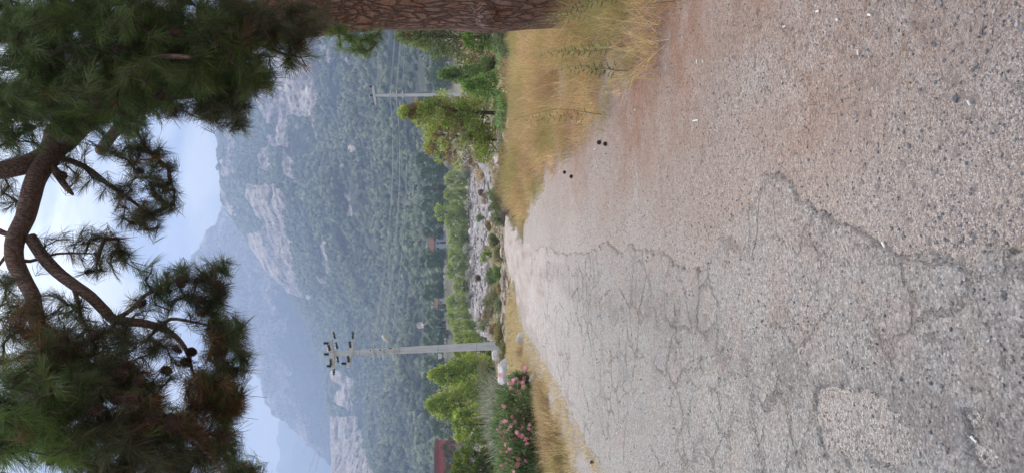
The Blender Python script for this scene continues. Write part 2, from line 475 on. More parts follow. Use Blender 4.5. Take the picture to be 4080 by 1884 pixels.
def ground_mat():
    m, t, p, out = mat_base('ground_soil')
    co = objco(t)
    geo = N(t, 'ShaderNodeNewGeometry')
    big = noise(t, co, 0.5, 5, 0.6); mid = noise(t, co, 3.5, 6, 0.65)
    v = N(t, 'ShaderNodeTexVoronoi', feature='F1', i_Scale=150.0, i_Randomness=1.0); L(t, co, v.inputs['Vector'])
    v3 = N(t, 'ShaderNodeTexVoronoi', feature='F1', i_Scale=38.0); L(t, co, v3.inputs['Vector'])
    s1 = N(t, 'ShaderNodeSeparateColor'); L(t, v.outputs['Color'], s1.inputs[0])
    s3 = N(t, 'ShaderNodeSeparateColor'); L(t, v3.outputs['Color'], s3.inputs[0])
    gravel = ramp(t, s1.outputs[0], [(0.0, (0.12, 0.10, 0.09)), (0.25, (0.31, 0.262, 0.235)), (0.6, (0.46, 0.40, 0.36)), (0.93, (0.57, 0.505, 0.46)), (1.0, (0.75, 0.70, 0.66))])
    gravel = mix(t, mrange(t, s3.outputs[1], 0.93, 0.95, 0, 0.8), gravel, (0.17, 0.16, 0.16))
    gravel = mix(t, mrange(t, v.outputs['Distance'], 0.35, 0.75, 0, 0.45), gravel, (0.17, 0.13, 0.11))
    dust = ramp(t, mid, [(0.3, (0.38, 0.315, 0.275)), (0.7, (0.52, 0.45, 0.40))])
    near = mix(t, mrange(t, big, 0.35, 0.65, 0.0, 0.55), gravel, dust)
    near = mix(t, 1.0, near, (1.10, 1.13, 1.13), 'MULTIPLY')
    # fallen needles: fine brown fibres
    fm = N(t, 'ShaderNodeMapping'); fm.inputs['Scale'].default_value = (30, 260, 60); fm.inputs['Rotation'].default_value = (0, 0, 0.6); L(t, co, fm.inputs['Vector'])
    fm2 = N(t, 'ShaderNodeMapping'); fm2.inputs['Scale'].default_value = (240, 34, 60); fm2.inputs['Rotation'].default_value = (0, 0, 0.3); L(t, co, fm2.inputs['Vector'])
    fib = mth(t, 'MAXIMUM', noise(t, fm.outputs[0], 1.0, 2), noise(t, fm2.outputs[0], 1.0, 2))
    litter = ramp(t, fib, [(0.42, (0.10, 0.052, 0.034)), (0.56, (0.29, 0.16, 0.10)), (0.70, (0.50, 0.34, 0.24))])
    nf = mth(t, 'MULTIPLY', attr(t, 'needle'), mrange(t, noise(t, co, 2.0, 6, 0.75), 0.30, 0.54), True)
    near = mix(t, mth(t, 'MULTIPLY', nf, 0.85), near, litter)
    near = mix(t, mth(t, 'MULTIPLY', mth(t, 'MULTIPLY', attr(t, 'needle'), mrange(t, noise(t, co, 0.9, 5, 0.6), 0.35, 0.62)), 0.75), near, mix(t, 1.0, near, (1.0, 0.72, 0.58), 'MULTIPLY'))
    # valley floor: pale stones, dry herbs, low scrub
    fn = noise(t, co, 0.35, 8, 0.7); fn2 = noise(t, co, 1.7, 8, 0.75)
    vf = ramp(t, fn2, [(0.30, (0.10, 0.085, 0.045)), (0.45, (0.24, 0.19, 0.12)), (0.58, (0.36, 0.28, 0.20)), (0.75, (0.50, 0.44, 0.38))])
    vf = mix(t, mrange(t, fn, 0.45, 0.6, 0, 0.8), vf, (0.11, 0.115, 0.045))
    far = mix(t, attr(t, 'far'), near, vf)
    rv = N(t, 'ShaderNodeTexVoronoi', feature='F1', i_Scale=1.1); L(t, co, rv.inputs['Vector'])
    sr = N(t, 'ShaderNodeSeparateColor'); L(t, rv.outputs['Color'], sr.inputs[0])
    rc = ramp(t, sr.outputs[0], [(0, (0.22, 0.19, 0.175)), (0.6, (0.32, 0.28, 0.265)), (1, (0.46, 0.43, 0.41))])
    rc = mix(t, mrange(t, rv.outputs['Distance'], 0.3, 0.7, 0, 0.6), rc, (0.16, 0.14, 0.13))
    far = mix(t, attr(t, 'river'), far, rc)
    fw = mix(t, attr(t, 'wood'), far, ramp(t, noise(t, co, 0.08, 8, 0.7), [(0.35, (0.05, 0.06, 0.03)), (0.6, (0.13, 0.12, 0.07)), (0.75, (0.26, 0.21, 0.15))]))
    L(t, fw, p.inputs['Base Color'])
    h = mth(t, 'ADD', mth(t, 'MULTIPLY', v.outputs['Distance'], -0.7), mth(t, 'MULTIPLY', mid, 1.5))
    h = mth(t, 'SUBTRACT', h, mth(t, 'MULTIPLY', mrange(t, v3.outputs['Distance'], 0, 0.6), 0.8))
    bump(t, p, h, 0.9, 0.014)
    return m
M_GROUND = ground_mat()
def road_mat():
    m, t, p, out = mat_base('old_asphalt')
    co = objco(t)
    v = N(t, 'ShaderNodeTexVoronoi', feature='F1', i_Scale=105.0); L(t, co, v.inputs['Vector'])
    s1 = N(t, 'ShaderNodeSeparateColor'); L(t, v.outputs['Color'], s1.inputs[0])
    agg = ramp(t, s1.outputs[0], [(0.0, (0.25, 0.24, 0.23)), (0.5, (0.35, 0.328, 0.31)), (1.0, (0.42, 0.395, 0.37))])
    agg = mix(t, mrange(t, v.outputs['Distance'], 0.4, 0.8, 0, 0.55), agg, (0.13, 0.125, 0.125))
    fine = noise(t, co, 260, 3, 0.7)
    agg = mix(t, 0.35, agg, ramp(t, fine, [(0.3, (0.16, 0.15, 0.145)), (0.7, (0.46, 0.43, 0.41))]))
    big = noise(t, co, 0.9, 6, 0.6, 0.5); mid = noise(t, co, 4.0, 6, 0.65, 0.4)
    sx = N(t, 'ShaderNodeSeparateXYZ'); L(t, co, sx.inputs[0])
    wob = mth(t, 'ADD', sx.outputs[0], mth(t, 'MULTIPLY', noise(t, co, 0.5, 3), 0.9))
    # darker, smoother wheel paths and pale dusty crown
    c = mix(t, mrange(t, big, 0.36, 0.64, 0.0, 0.30), agg, (0.34, 0.315, 0.30))
    c = mix(t, mrange(t, mid, 0.48, 0.70, 0.0, 0.60), c, mix(t, s1.outputs[2], (0.24, 0.185, 0.155), (0.40, 0.335, 0.295)))
    c = mix(t, mrange(t, noise(t, co, 1.5, 5, 0.6), 0.55, 0.7, 0.0, 0.5), c, (0.20, 0.19, 0.19))
    yy = mrange(t, mth(t, 'ADD', sx.outputs[1], mth(t, 'MULTIPLY', mid, 5.0)), 10.0, 16.5)
    c = mix(t, mth(t, 'MULTIPLY', yy, 0.85), c, (0.47, 0.415, 0.39))
    dst = mrange(t, mth(t, 'ADD', sx.outputs[0], mth(t, 'MULTIPLY', mid, 1.6)), 0.1, 1.2)
    c = mix(t, mth(t, 'MULTIPLY', dst, 0.6), c, mix(t, s1.outputs[1], (0.22, 0.165, 0.14), (0.42, 0.35, 0.31)))
    # rust-brown stripe of fine grit along the tyre track on the left
    tr = mth(t, 'ABSOLUTE', mth(t, 'SUBTRACT', wob, -0.18))
    trm = mth(t, 'MULTIPLY', mrange(t, tr, 0.03, 0.24, 1.0, 0.0), mrange(t, noise(t, co, 6.0, 5, 0.7), 0.38, 0.55))
    c = mix(t, mth(t, 'MULTIPLY', trm, 0.5), c, ramp(t, s1.outputs[1], [(0, (0.09, 0.075, 0.07)), (1, (0.26, 0.22, 0.20))]))
    # fine cracks
    wv = noise(t, co, 5, 5, 0.7, 0, 'Color')
    vm = N(t, 'ShaderNodeVectorMath', operation='MULTIPLY_ADD'); L(t, wv, vm.inputs[0]); vm.inputs[1].default_value = (0.22,) * 3; L(t, co, vm.inputs[2])
    ce = N(t, 'ShaderNodeTexVoronoi', feature='DISTANCE_TO_EDGE', i_Scale=3.4); L(t, vm.outputs[0], ce.inputs['Vector'])
    ce2 = N(t, 'ShaderNodeTexVoronoi', feature='DISTANCE_TO_EDGE', i_Scale=1.1); L(t, vm.outputs[0], ce2.inputs['Vector'])
    k1 = mth(t, 'MULTIPLY', mrange(t, ce.outputs[0], 0.006, 0.05, 1, 0), mrange(t, noise(t, co, 0.8, 2), 0.44, 0.56))
    k2 = mth(t, 'MULTIPLY', mrange(t, ce2.outputs[0], 0.002, 0.010, 1, 0), mrange(t, noise(t, co, 2.1, 3), 0.44, 0.54))
    k = mth(t, 'MAXIMUM', k1, k2)
    c = mix(t, mth(t, 'MULTIPLY', k, 0.30), c, (0.10, 0.08, 0.07))
    v4 = N(t, 'ShaderNodeTexVoronoi', feature='F1', i_Scale=62.0); L(t, co, v4.inputs['Vector'])
    s4 = N(t, 'ShaderNodeSeparateColor'); L(t, v4.outputs['Color'], s4.inputs[0])
    c = mix(t, 1.0, c, ramp(t, s1.outputs[0], [(0.0, (0.62,) * 3), (0.2, (0.90,) * 3), (0.6, (1.03, 1.03, 1.02)), (0.9, (1.15, 1.14, 1.13)), (1.0, (1.38, 1.36, 1.33))]), 'MULTIPLY')
    c = mix(t, mrange(t, s4.outputs[0], 0.93, 0.95, 0, 0.45), c, (0.15, 0.14, 0.14)); c = mix(t, mrange(t, s4.outputs[1], 0.97, 0.98, 0, 0.4), c, (0.55, 0.51, 0.48))
    c = mix(t, 1.0, c, (1.10, 1.09, 1.06), 'MULTIPLY')
    L(t, c, p.inputs['Base Color'])
    h = mth(t, 'ADD', mth(t, 'MULTIPLY', v.outputs['Distance'], -0.6), mth(t, 'MULTIPLY', mid, 1.2))
    h = mth(t, 'SUBTRACT', mth(t, 'ADD', h, mth(t, 'MULTIPLY', fine, 0.4)), mth(t, 'MULTIPLY', k, 1.5))
    bump(t, p, h, 0.85, 0.014)
    return m
M_ROAD = road_mat()
def dirt_mat():
    m, t, p, out = mat_base('pale_dirt')
    co = objco(t)
    mpn = N(t, 'ShaderNodeMapping'); mpn.inputs['Scale'].default_value = (3.0, 0.35, 1); L(t, co, mpn.inputs['Vector'])
    n = noise(t, mpn.outputs[0], 1.3, 6, 0.65); n2 = noise(t, co, 14, 5, 0.7)
    c = ramp(t, n, [(0.3, (0.25, 0.195, 0.16)), (0.5, (0.36, 0.305, 0.27)), (0.72, (0.42, 0.37, 0.34))])
    c = mix(t, mrange(t, n2, 0.55, 0.75, 0, 0.5), c, (0.30, 0.21, 0.16))
    L(t, c, p.inputs['Base Color']); bump(t, p, mth(t, 'ADD', n, mth(t, 'MULTIPLY', n2, .3)), 0.6, 0.05)
    return m
M_DIRT = dirt_mat()

farA = sstep(14, 22, np.maximum(GY, np.abs(GX) * 1.6)) 
Vg = np.stack([GX, GY, GZ], -1).reshape(-1, 3)
Fg = grid_faces(*GX.shape)
tag(mesh('ground', Vg, Fg, M_GROUND, smooth=True, attrs={'needle': needle.ravel(), 'far': farA.ravel(), 'river': sstep(2, -2, RSD).ravel(), 'wood': sstep(230, 320, GY).ravel()}),
    'brown gravelly soil and stony valley floor', 'ground', kind='structure')
tt = np.interp(ASD, [-0.06, -0.008, 0.006, 0.05], [0.022, 0.016, -0.006, -0.05])
Zr = GZ + tt + fbm(GX * 3, GY * 3, o=3, seed=77) * 0.004
v, f = compact(np.stack([GX, GY, Zr], -1).reshape(-1, 3), grid_faces(*GX.shape, keep=(ASD < 0.035)))
tag(mesh('road', v, f, M_ROAD, smooth=True), 'old cracked grey asphalt road with crumbling edges', 'road', kind='structure')
td = np.interp(DSD, [-0.5, 0, 0.6], [0.032, 0.01, -0.05]) + fbm(GX * 2.5, GY * .7, o=4, seed=61) * .012
v, f = compact(np.stack([GX, GY, GZ + td], -1).reshape(-1, 3), grid_faces(*GX.shape, keep=(DSD < 0.45)))
tag(mesh('dirt_track', v, f, M_DIRT, smooth=True), 'pale dirt track carrying on from the asphalt down the valley', 'track', kind='structure')

# ------------------------------------------------------------------ mountains
def mountain_mat(name):
    m, t, p, out = mat_base(name)
    co = objco(t)
    mpn = N(t, 'ShaderNodeMapping'); mpn.inputs['Scale'].default_value = (1, 1, 0.55); L(t, co, mpn.inputs['Vector'])
    n = noise(t, mpn.outputs[0], 0.022, 10, 0.72, 0.5); n2 = noise(t, mpn.outputs[0], 0.11, 6, 0.75)
    rock = ramp(t, n, [(0.34, (0.26, 0.195, 0.16)), (0.5, (0.60, 0.47, 0.40)), (0.64, (0.76, 0.67, 0.61))])
    rock = mix(t, mrange(t, noise(t, co, 0.005, 3), 0.52, 0.68, 0, 0.5), rock, (0.78, 0.53, 0.37))
    rock = mix(t, mrange(t, n2, 0.51, 0.60, 0, 0.9), rock, (0.10, 0.10, 0.065))
    n3 = noise(t, mpn.outputs[0], 0.045, 8, 0.75, 1.0)
    rock = mix(t, mrange(t, n3, 0.53, 0.60, 0, 0.6), rock, (0.13, 0.12, 0.09))
    veg = ramp(t, n2, [(0.3, (0.025, 0.038, 0.018)), (0.6, (0.06, 0.078, 0.036)), (0.8, (0.13, 0.13, 0.08))])
    k = mrange(t, mth(t, 'ADD', attr(t, 'rock'), mth(t, 'MULTIPLY', mth(t, 'SUBTRACT', n, 0.5), 1.3)), 0.47, 0.53)
    L(t, mix(t, k, veg, rock), p.inputs['Base Color'])
    bump(t, p, mth(t, 'ADD', n, mth(t, 'MULTIPLY', n2, 0.3)), 0.9, 22.0)
    return m
M_MTN = mountain_mat('mountain_rock')
def mountain(name, label, sky, foot_el, d0, d1, y0, y1, ny, ns, rockf, seed, amp, prof=None):
    """a massif: foot at d0, crest at d1 metres, crest height from its skyline; y0..y1 in photograph rows"""
    yy = np.linspace(y0, y1, ny); ss = np.concatenate([np.linspace(0, 1, ns), 1 + np.linspace(0.03, 0.6, 12)])
    S, Y = np.meshgrid(ss, yy)
    sk = np.interp(Y, [p[0] for p in sky], [p[1] for p in sky])
    Sc = np.minimum(S, 1.0)
    g = Sc if prof is None else np.interp(Sc, prof[0], prof[1])
    PX = (1800 - foot_el) + (sk - (1800 - foot_el)) * g          # where this point stands against the view
    T = (942 - Y) / F
    D = (d0 + (d1 - d0) * S) * (1 + 0.10 * fbm(T * 5, T * 0 + 3.3, o=3, seed=seed))
    E = (1800 - PX) / F
    X = T * D; Z = CZ + E * D
    back = np.maximum(S - 1.0, 0)
    Z = Z - back * D * 0.35
    env = sstep(0.0, 0.12, S) * np.where(S > 1, 1, 1 - 0.45 * sstep(0.85, 1.0, S))
    r = fbm(X / 260, D / 420, o=6, g=0.55, seed=seed + 1, ridged=True)
    r2 = fbm(X / 70, D / 90, Z / 60, o=5, g=0.6, seed=seed + 2)
    Z = Z + env * amp * (r * 1.0 - 0.3) + env * amp * 0.22 * r2
    X = X + env * amp * 0.5 * fbm(X / 120, D / 160, Z / 80, o=4, seed=seed + 3)
    D2 = D + env * amp * 1.6 * fbm(X / 110, Z / 70, D / 300, o=5, g=.6, seed=seed + 4, ridged=True)
    # where it now appears, for the outline of the bare cliffs
    QX = 1800 - (Z - CZ) / D2 * F; QY = 942 - X / D2 * F
    rk = rockf(QX, QY)
    V = np.stack([X, D2, Z], -1).reshape(-1, 3)
    o = mesh(name, V, grid_faces(*X.shape), M_MTN, smooth=True, attrs={'rock': rk.ravel()})
    tag(o, label, name, kind='structure')
    return X, D2, Z, QX, QY, rk

def rocks_from(shapes, soft=9.0, nz=16.0):
    def f(x, y):
        d = np.full(np.shape(x), 1e9)
        for s in shapes:
            if s[0] == 'P': d = np.minimum(d, poly_sd(x, y, s[1]))
            else: d = np.minimum(d, line_sd(x, y, s[1], s[2]))
        d = d + fbm(x / 30, y / 30, o=4, seed=91) * nz
        return 0.5 - np.clip(d / soft, -1, 1) * 0.5
    return f
A_ROCK = rocks_from([
    ('P', [(1050, -100), (1290, -100), (1290, 200), (1275, 400), (1255, 465), (1150, 480), (1145, 530), (1080, 505), (1050, 450), (1055, 200)]),
    ('P', [(1100, 480), (1165, 470), (1165, 540), (1110, 538)]),
    ('P', [(1080, 545), (1165, 540), (1160, 592), (1095, 592)]), ('P', [(1055, 590), (1088, 592), (1098, 690), (1045, 690)]),
    ('P', [(1140, 600), (1185, 645), (1180, 715), (1140, 700)]),
    ('P', [(993, 782), (1012, 740), (1110, 738), (1140, 760), (1165, 800), (1150, 850), (1155, 900), (1170, 940), (1190, 1000), (1200, 1090), (1212, 1150), (1258, 1182), (1245, 1192),
           (1150, 1166), (1080, 1098), (1030, 1022), (1006, 930), (1045, 930), (1062, 890)]),
    ('L', [(920, 500), (955, 590), (935, 640), (925, 700)], 12), ('L', [(905, 760), (935, 830), (975, 875)], 9), ('L', [(895, 640), (960, 690)], 9),
    ('L', [(1192, 512), (1215, 535), (1240, 553)], 4), ('L', [(1258, 460), (1265, 510), (1270, 556)], 9), ('L', [(1300, 556), (1330, 566), (1348, 580)], 6),
    ('L', [(1366, 645), (1368, 680), (1386, 718)], 6), ('L', [(1388, 745), (1398, 800), (1400, 850)], 9), ('L', [(1300, 948), (1300, 985), (1305, 1020), (1322, 1072)], 13),
    ('L', [(1275, 1098), (1296, 1118), (1330, 1135)], 7), ('L', [(1215, 1175), (1255, 1172)], 8), ('L', [(1180, 1350), (1205, 1385)], 7), ('L', [(1362, 420), (1372, 440)], 6),
    ('L', [(1310, 200), (1330, 250)], 12), ('L', [(1370, 240), (1400, 260)], 9), ('L', [(1405, 345), (1412, 350)], 6), ('L', [(1402, 595), (1418, 600)], 9), ('L', [(1350, 485), (1360, 505)], 6),
    ('L', [(1350, 1490), (1395, 1520), (1370, 1570), (1400, 1610)], 24), ('P', [(1310, 1640), (1430, 1650), (1450, 1740), (1495, 1884), (1505, 2100), (1320, 2100), (1300, 1830), (1320, 1740)]),
    ('L', [(1600, 560), (1604, 563)], 3), ('L', [(1655, 1140), (1662, 1165)], 5), ('L', [(1670, 1290), (1678, 1296)], 6)])
B_ROCK = rocks_from([('P', [(600, 300), (1000, 300), (1090, 1020), (1130, 1100), (1110, 1200), (1150, 1290), (1120, 1380), (1160, 1480), (1240, 1640), (1300, 1800), (1320, 2100), (600, 2100)])], 12, 60)
mountain('mountain', 'farthest blue hazy ridge at the left', [(1300, 1300), (1600, 1190), (1680, 1119), (1720, 1116), (1760, 1120), (1820, 1127), (1884, 1129), (2100, 1160), (2600, 1290)], -25,
         3600, 5600, 1250, 3000, 160, 60, lambda x, y: np.full(np.shape(x), 0.05), 5, 90)
mountain('mountain', 'grey rocky peak behind the wooded mountain', [(-600, 1150), (300, 1000), (700, 930), (830, 905), (870, 893), (900, 878), (942, 854), (990, 820), (1037, 805), (1150, 768), (1250, 800), (1350, 880),
         (1400, 930), (1460, 985), (1498, 1026), (1570, 1044), (1640, 1082), (1682, 1115), (1740, 1200), (1811, 1293), (1900, 1350), (2600, 1500)], -10, 2350, 3300, -300, 2700, 560, 280, B_ROCK, 15, 105)
XA, DA, ZA, QXA, QYA, RKA = mountain('mountain', 'wooded mountain with tall pink and grey cliffs', [(-1600, 1250), (-600, 1010), (0, 930), (300, 902), (480, 899), (600, 894), (700, 892), (805, 904), (830, 914), (870, 936), (900, 955),
         (1000, 1017), (1090, 1088), (1150, 1150), (1200, 1185), (1300, 1240), (1400, 1285), (1480, 1312), (1600, 1320), (1700, 1325), (1800, 1325), (1884, 1320), (2300, 1330), (3200, 1450)], 12,
         480, 2300, -1400, 3000, 900, 420, A_ROCK, 25, 42, prof=([0, .12, .3, .6, .8, 1], [0, .18, .42, .72, .87, 1]))

# the wood on the slopes: one mass of crowns
ICO = np.array([(0, 0, 1)] + [(math.cos(a) * .894, math.sin(a) * .894, .447) for a in np.arange(5) * 2 * math.pi / 5] +
               [(math.cos(a) * .894, math.sin(a) * .894, -.447) for a in (np.arange(5) + .5) * 2 * math.pi / 5] + [(0, 0, -1)])
ICOF = np.array([(0, 1, 2), (0, 2, 3), (0, 3, 4), (0, 4, 5), (0, 5, 1), (1, 6, 2), (2, 7, 3), (3, 8, 4), (4, 9, 5), (5, 10, 1),
                 (2, 6, 7), (3, 7, 8), (4, 8, 9), (5, 9, 10), (1, 10, 6), (6, 11, 7), (7, 11, 8), (8, 11, 9), (9, 11, 10), (10, 11, 6)])
def ico_cloud(P, S, rng, jit=0.25):
    """P (n,3) centres, S (n,3) radii -> verts, faces"""
    n = len(P)
    a = rng.uniform(0, 6.28, n); ca, sa = np.cos(a), np.sin(a)
    V = np.broadcast_to(ICO, (n, 12, 3)) * (1 + rng.uniform(-jit, jit, (n, 12, 1)))
    V = V * S[:, None, :]
    X = V[..., 0] * ca[:, None] - V[..., 1] * sa[:, None]; Y = V[..., 0] * sa[:, None] + V[..., 1] * ca[:, None]
    V = np.stack([X, Y, V[..., 2]], -1) + P[:, None, :]
    Fc = ICOF[None] + (np.arange(n) * 12)[:, None, None]
    return V.reshape(-1, 3), Fc.reshape(-1, 3)
def wood(name, label, n, sel_lo, sel_hi, rng, size, dens=1.0):
    nr, nc = XA.shape
    i = rng.integers(0, nr - 1, n * 3); j = rng.integers(int(sel_lo * 420), int(sel_hi * 420), n * 3)
    fu, fv = rng.random(len(i)), rng.random(len(i))
    def ip(A): return (A[i, j] * (1 - fu) + A[i + 1, j] * fu) * (1 - fv) + (A[i, j + 1] * (1 - fu) + A[i + 1, j + 1] * fu) * fv
    x, d, z, rk = ip(XA), ip(DA), ip(ZA), ip(RKA)
    nn = fbm(x / 60, d / 60, o=4, seed=5)
    keep = (rk < 0.30) & (nn > -0.25 + 0.0 * x)
    x, d, z = x[keep][:n], d[keep][:n], z[keep][:n]
    k = len(x)
    r = size[0] + (size[1] - size[0]) * rng.random(k) ** 1.5
    r = r * (0.75 + d / 1500 * 0.55)
    Pc, Sc_, Cc = [], [], []
    for q in range(3):
        off = rng.normal(0, 0.42, (k, 3)) * r[:, None] * (1 if q else 0)
        Pc.append(np.stack([x, d, z + r * 0.65], -1) + off)
        s = r * (1.0 if q == 0 else 0.62)
        Sc_.append(np.stack([s, s, s * rng.uniform(0.85, 1.25, k)], -1))
        b = rng.uniform(0.6, 1.35, k)[:, None]
        t = rng.random(k)[:, None]
        Cc.append((np.array([0.065, 0.090, 0.040]) * (1 - t) + np.array([0.16, 0.175, 0.085]) * t) * b)
    V, Fc = ico_cloud(np.concatenate(Pc), np.concatenate(Sc_), rng, 0.3)
    C = np.repeat(np.concatenate(Cc), 12, 0) * rng.uniform(0.75, 1.3, (len(V), 1))
    return tag(mesh(name, V, Fc, M_CROWN, smooth=True, col=C), label, 'wood', kind='stuff')
def crown_mat():
    m, t, p, out = mat_base('far_foliage')
    c = attr(t, 'tint', 'Color'); n = noise(t, objco(t), 0.9, 6, 0.75)
    L(t, mix(t, 1.0, c, ramp(t, n, [(0.3, (0.45,) * 3), (0.7, (1.6,) * 3)]), 'MULTIPLY'), p.inputs['Base Color'])
    bump(t, p, n, 1.0, 0.8)
    return m
M_CROWN = crown_mat()
wood('forest', 'dense grey green wood covering the mountain slope', 38000, 0.0, 0.98, np.random.default_rng(3), (2.6, 4.8))

# haze: one closed box of air round everything
def haze():
    b = MB(); b.box((0, 4300, 690), (11000, 10600, 1400))
    m = bpy.data.materials.new('haze_air'); m.use_nodes = True; t = m.node_tree; t.nodes.clear()
    pv = N(t, 'ShaderNodeVolumePrincipled'); pv.inputs['Density'].default_value = 3.5e-4; pv.inputs['Color'].default_value = (0.50, 0.64, 0.93, 1); pv.inputs['Anisotropy'].default_value = 0.2
    o = N(t, 'ShaderNodeOutputMaterial'); L(t, pv.outputs[0], o.inputs['Volume'])
    tag(b.build('haze', m), 'thin blue haze filling the valley air', 'haze', kind='stuff')
haze()

# ------------------------------------------------------------------ the big pine leaning over the road
def px_path(pts):
    """(px, py, depth, radius) -> smooth path"""
    P = [W(p[0], p[1], p[2]) for p in pts]; R = [p[3] for p in pts]
    out, rr = [], []
    for i in range(len(P) - 1):
        a, b, c, d = P[max(i - 1, 0)], P[i], P[i + 1], P[min(i + 2, len(P) - 1)]
        k = max(3, int((c - b).length / 0.09))
        for j in range(k):
            u = j / k
            out.append(0.5 * ((2 * b) + (c - a) * u + (2 * a - 5 * b + 4 * c - d) * u * u + (3 * b - a - 3 * c + d) * u ** 3))
            rr.append(R[i] * (1 - u) + R[i + 1] * u)
    out.append(P[-1]); rr.append(R[-1])
    return out, rr
def knobby(P, R, amp, seed, n=20):
    """a trunk or limb skin with noise relief"""
    b = MB(); b.tube(P, R, n=n)
    V = b.v[0].astype(np.float64)
    k = len(P)
    cen = np.repeat(np.array([tuple(p) for p in P]), n, 0)
    ring = V[:k * n]; d = ring - cen
    rr = np.linalg.norm(d, axis=1, keepdims=True)
    s = fbm(ring[:, 0] * 3.5, ring[:, 1] * 3.5, ring[:, 2] * 1.6, o=4, seed=seed)[:, None]
    V[:k * n] = cen + d * (1 + amp * s)
    b.v[0] = V.astype(np.float32)
    return b
TB = (2.93, 9.05)
tz = thf(*TB)
pine = empty('pine_tree', (TB[0], TB[1], tz))
tag(pine, 'huge foreground pine with reddish bark whose needled boughs hang over the road', 'tree')
bpy.context.view_layer.update()
PINV = pine.matrix_world.inverted()
def under(root, o):
    o.parent = root; o.matrix_parent_inverse = Matrix.Translation(-Vector(root.location)); return o
trunk_px = [(2420, -10, 9.1, .52), (2300, -16, 9.1, .42), (2150, -8, 9.05, .37), (1950, 8, 9.0, .36), (1750, 6, 9.0, .325), (1500, 18, 8.9, .30), (1300, 38, 8.75, .28), (1100, 75, 8.5, .265), (900, 140, 8.1, .24), (700, 230, 7.7, .20), (500, 340, 7.2, .165),
            (340, 455, 6.85, .135), (235, 560, 6.6, .125)]
tp, trr = px_path(trunk_px)
tb = knobby(tp, trr, 0.16, 5, 40)
kn = W(1935, 70, 8.72)
tb.lathe(kn, (-0.9, -0.5, 0.1), [(-.12, .16), (0, .15), (.06, .12), (.10, .07), (.11, 0.001)], 12)
under(pine, tb.build('trunk', M_BARK, smooth=True))
LIMBS = [
    [(235, 560, 6.6, .125), (190, 615, 6.5, .085), (110, 655, 6.4, .075), (0, 680, 6.3, .07), (-160, 700, 6.2, .05)],
    [(235, 560, 6.6, .11), (185, 640, 6.45, .085), (140, 720, 6.35, .078), (118, 800, 6.3, .074), (100, 870, 6.25, .07), (62, 950, 6.2, .068), (58, 1030, 6.15, .064), (90, 1105, 6.1, .060), (130, 1180, 6.0, .056), (148, 1280, 5.9, .052), (200, 1360, 5.7, .035), (300, 1430, 5.5, .025), (420, 1520, 5.3, .018)],
    [(120, 945, 6.25, .05), (170, 1020, 6.2, .05), (230, 1085, 6.15, .048), (290, 1130, 6.1, .046), (360, 1180, 6.05, .044), (420, 1240, 6.0, .04), (455, 1272, 6.0, .038), (560, 1286, 5.95, .032), (640, 1305, 5.9, .026), (705, 1345, 5.85, .021), (745, 1400, 5.8, .017), (765, 1470, 5.8, .012), (790, 1530, 5.7, .008)],
    [(200, 620, 6.5, .03), (300, 648, 6.55, .026), (360, 680, 6.6, .023), (430, 735, 6.65, .020), (510, 790, 6.7, .016), (590, 850, 6.75, .012)],
    [(195, 640, 6.45, .035), (225, 690, 6.4, .032), (262, 745, 6.35, .026), (290, 775, 6.3, .012)],
    [(455, 1272, 6.0, .022), (520, 1235, 6.0, .018), (580, 1175, 6.05, .015), (650, 1135, 6.1, .012), (700, 1120, 6.1, .008)],
    [(640, 1305, 5.9, .018), (680, 1270, 5.9, .014), (760, 1280, 5.9, .011), (830, 1295, 5.85, .008)],
    [(400, 600, 7.0, .05), (500, 480, 6.4, .045), (620, 400, 6.0, .035), (760, 380, 5.8, .028), (880, 390, 5.7, .018), (960, 440, 5.7, .010)],
    [(300, 470, 6.8, .05), (250, 350, 6.1, .045), (180, 220, 5.6, .035), (100, 120, 5.3, .02)],
    [(700, 230, 7.7, .06), (720, 170, 6.8, .045), (800, 130, 6.1, .035), (920, 140, 5.8, .025), (1040, 180, 5.7, .015), (1130, 215, 5.7, .009), (1200, 230, 5.7, .006)],
    [(-60, 900, 6.2, .03), (20, 930, 6.2, .022), (60, 955, 6.2, .018), (0, 1050, 6.2, .012), (-60, 1120, 6.2, .01)],
    [(148, 1280, 5.9, .035), (170, 1380, 5.3, .035), (200, 1500, 4.9, .032), (180, 1650, 4.7, .028), (200, 1850, 4.6, .02)],
    [(300, 1430, 5.5, .025), (450, 1500, 5.2, .024), (600, 1600, 5.0, .02), (700, 1700, 4.9, .016), (820, 1800, 4.9, .01), (900, 1900, 4.9, .008)],
    [(290, 1130, 6.1, .02), (310, 1200, 6.0, .017), (330, 1280, 5.9, .012), (400, 1340, 5.8, .008)],
    [(1290, 60, 8.6, .05), (1340, 110, 8.3, .03), (1390, 150, 8.2, .02), (1430, 185, 8.1, .01)],
    [(235, 560, 6.6, .05), (280, 520, 6.2, .04), (380, 400, 5.6, .035), (500, 300, 5.2, .028), (620, 230, 5.0, .02), (760, 230, 4.9, .014)],
    [(60, 1030, 6.15, .02), (120, 1040, 6.2, .014), (230, 1010, 6.3, .010), (380, 1010, 6.3, .006)],
]
lb = MB(); NODE = []; NR = []
for i, pl in enumerate(LIMBS):
    P, R = px_path(pl)
    b = knobby(P, R, 0.13, 30 + i, 12 if R[0] > 0.03 else 7)
    under(pine, b.build('limb', M_LIMB, smooth=True))
    NODE += [tuple(p) for p in P]
for p in tp[-30:]: NODE.append(tuple(p))

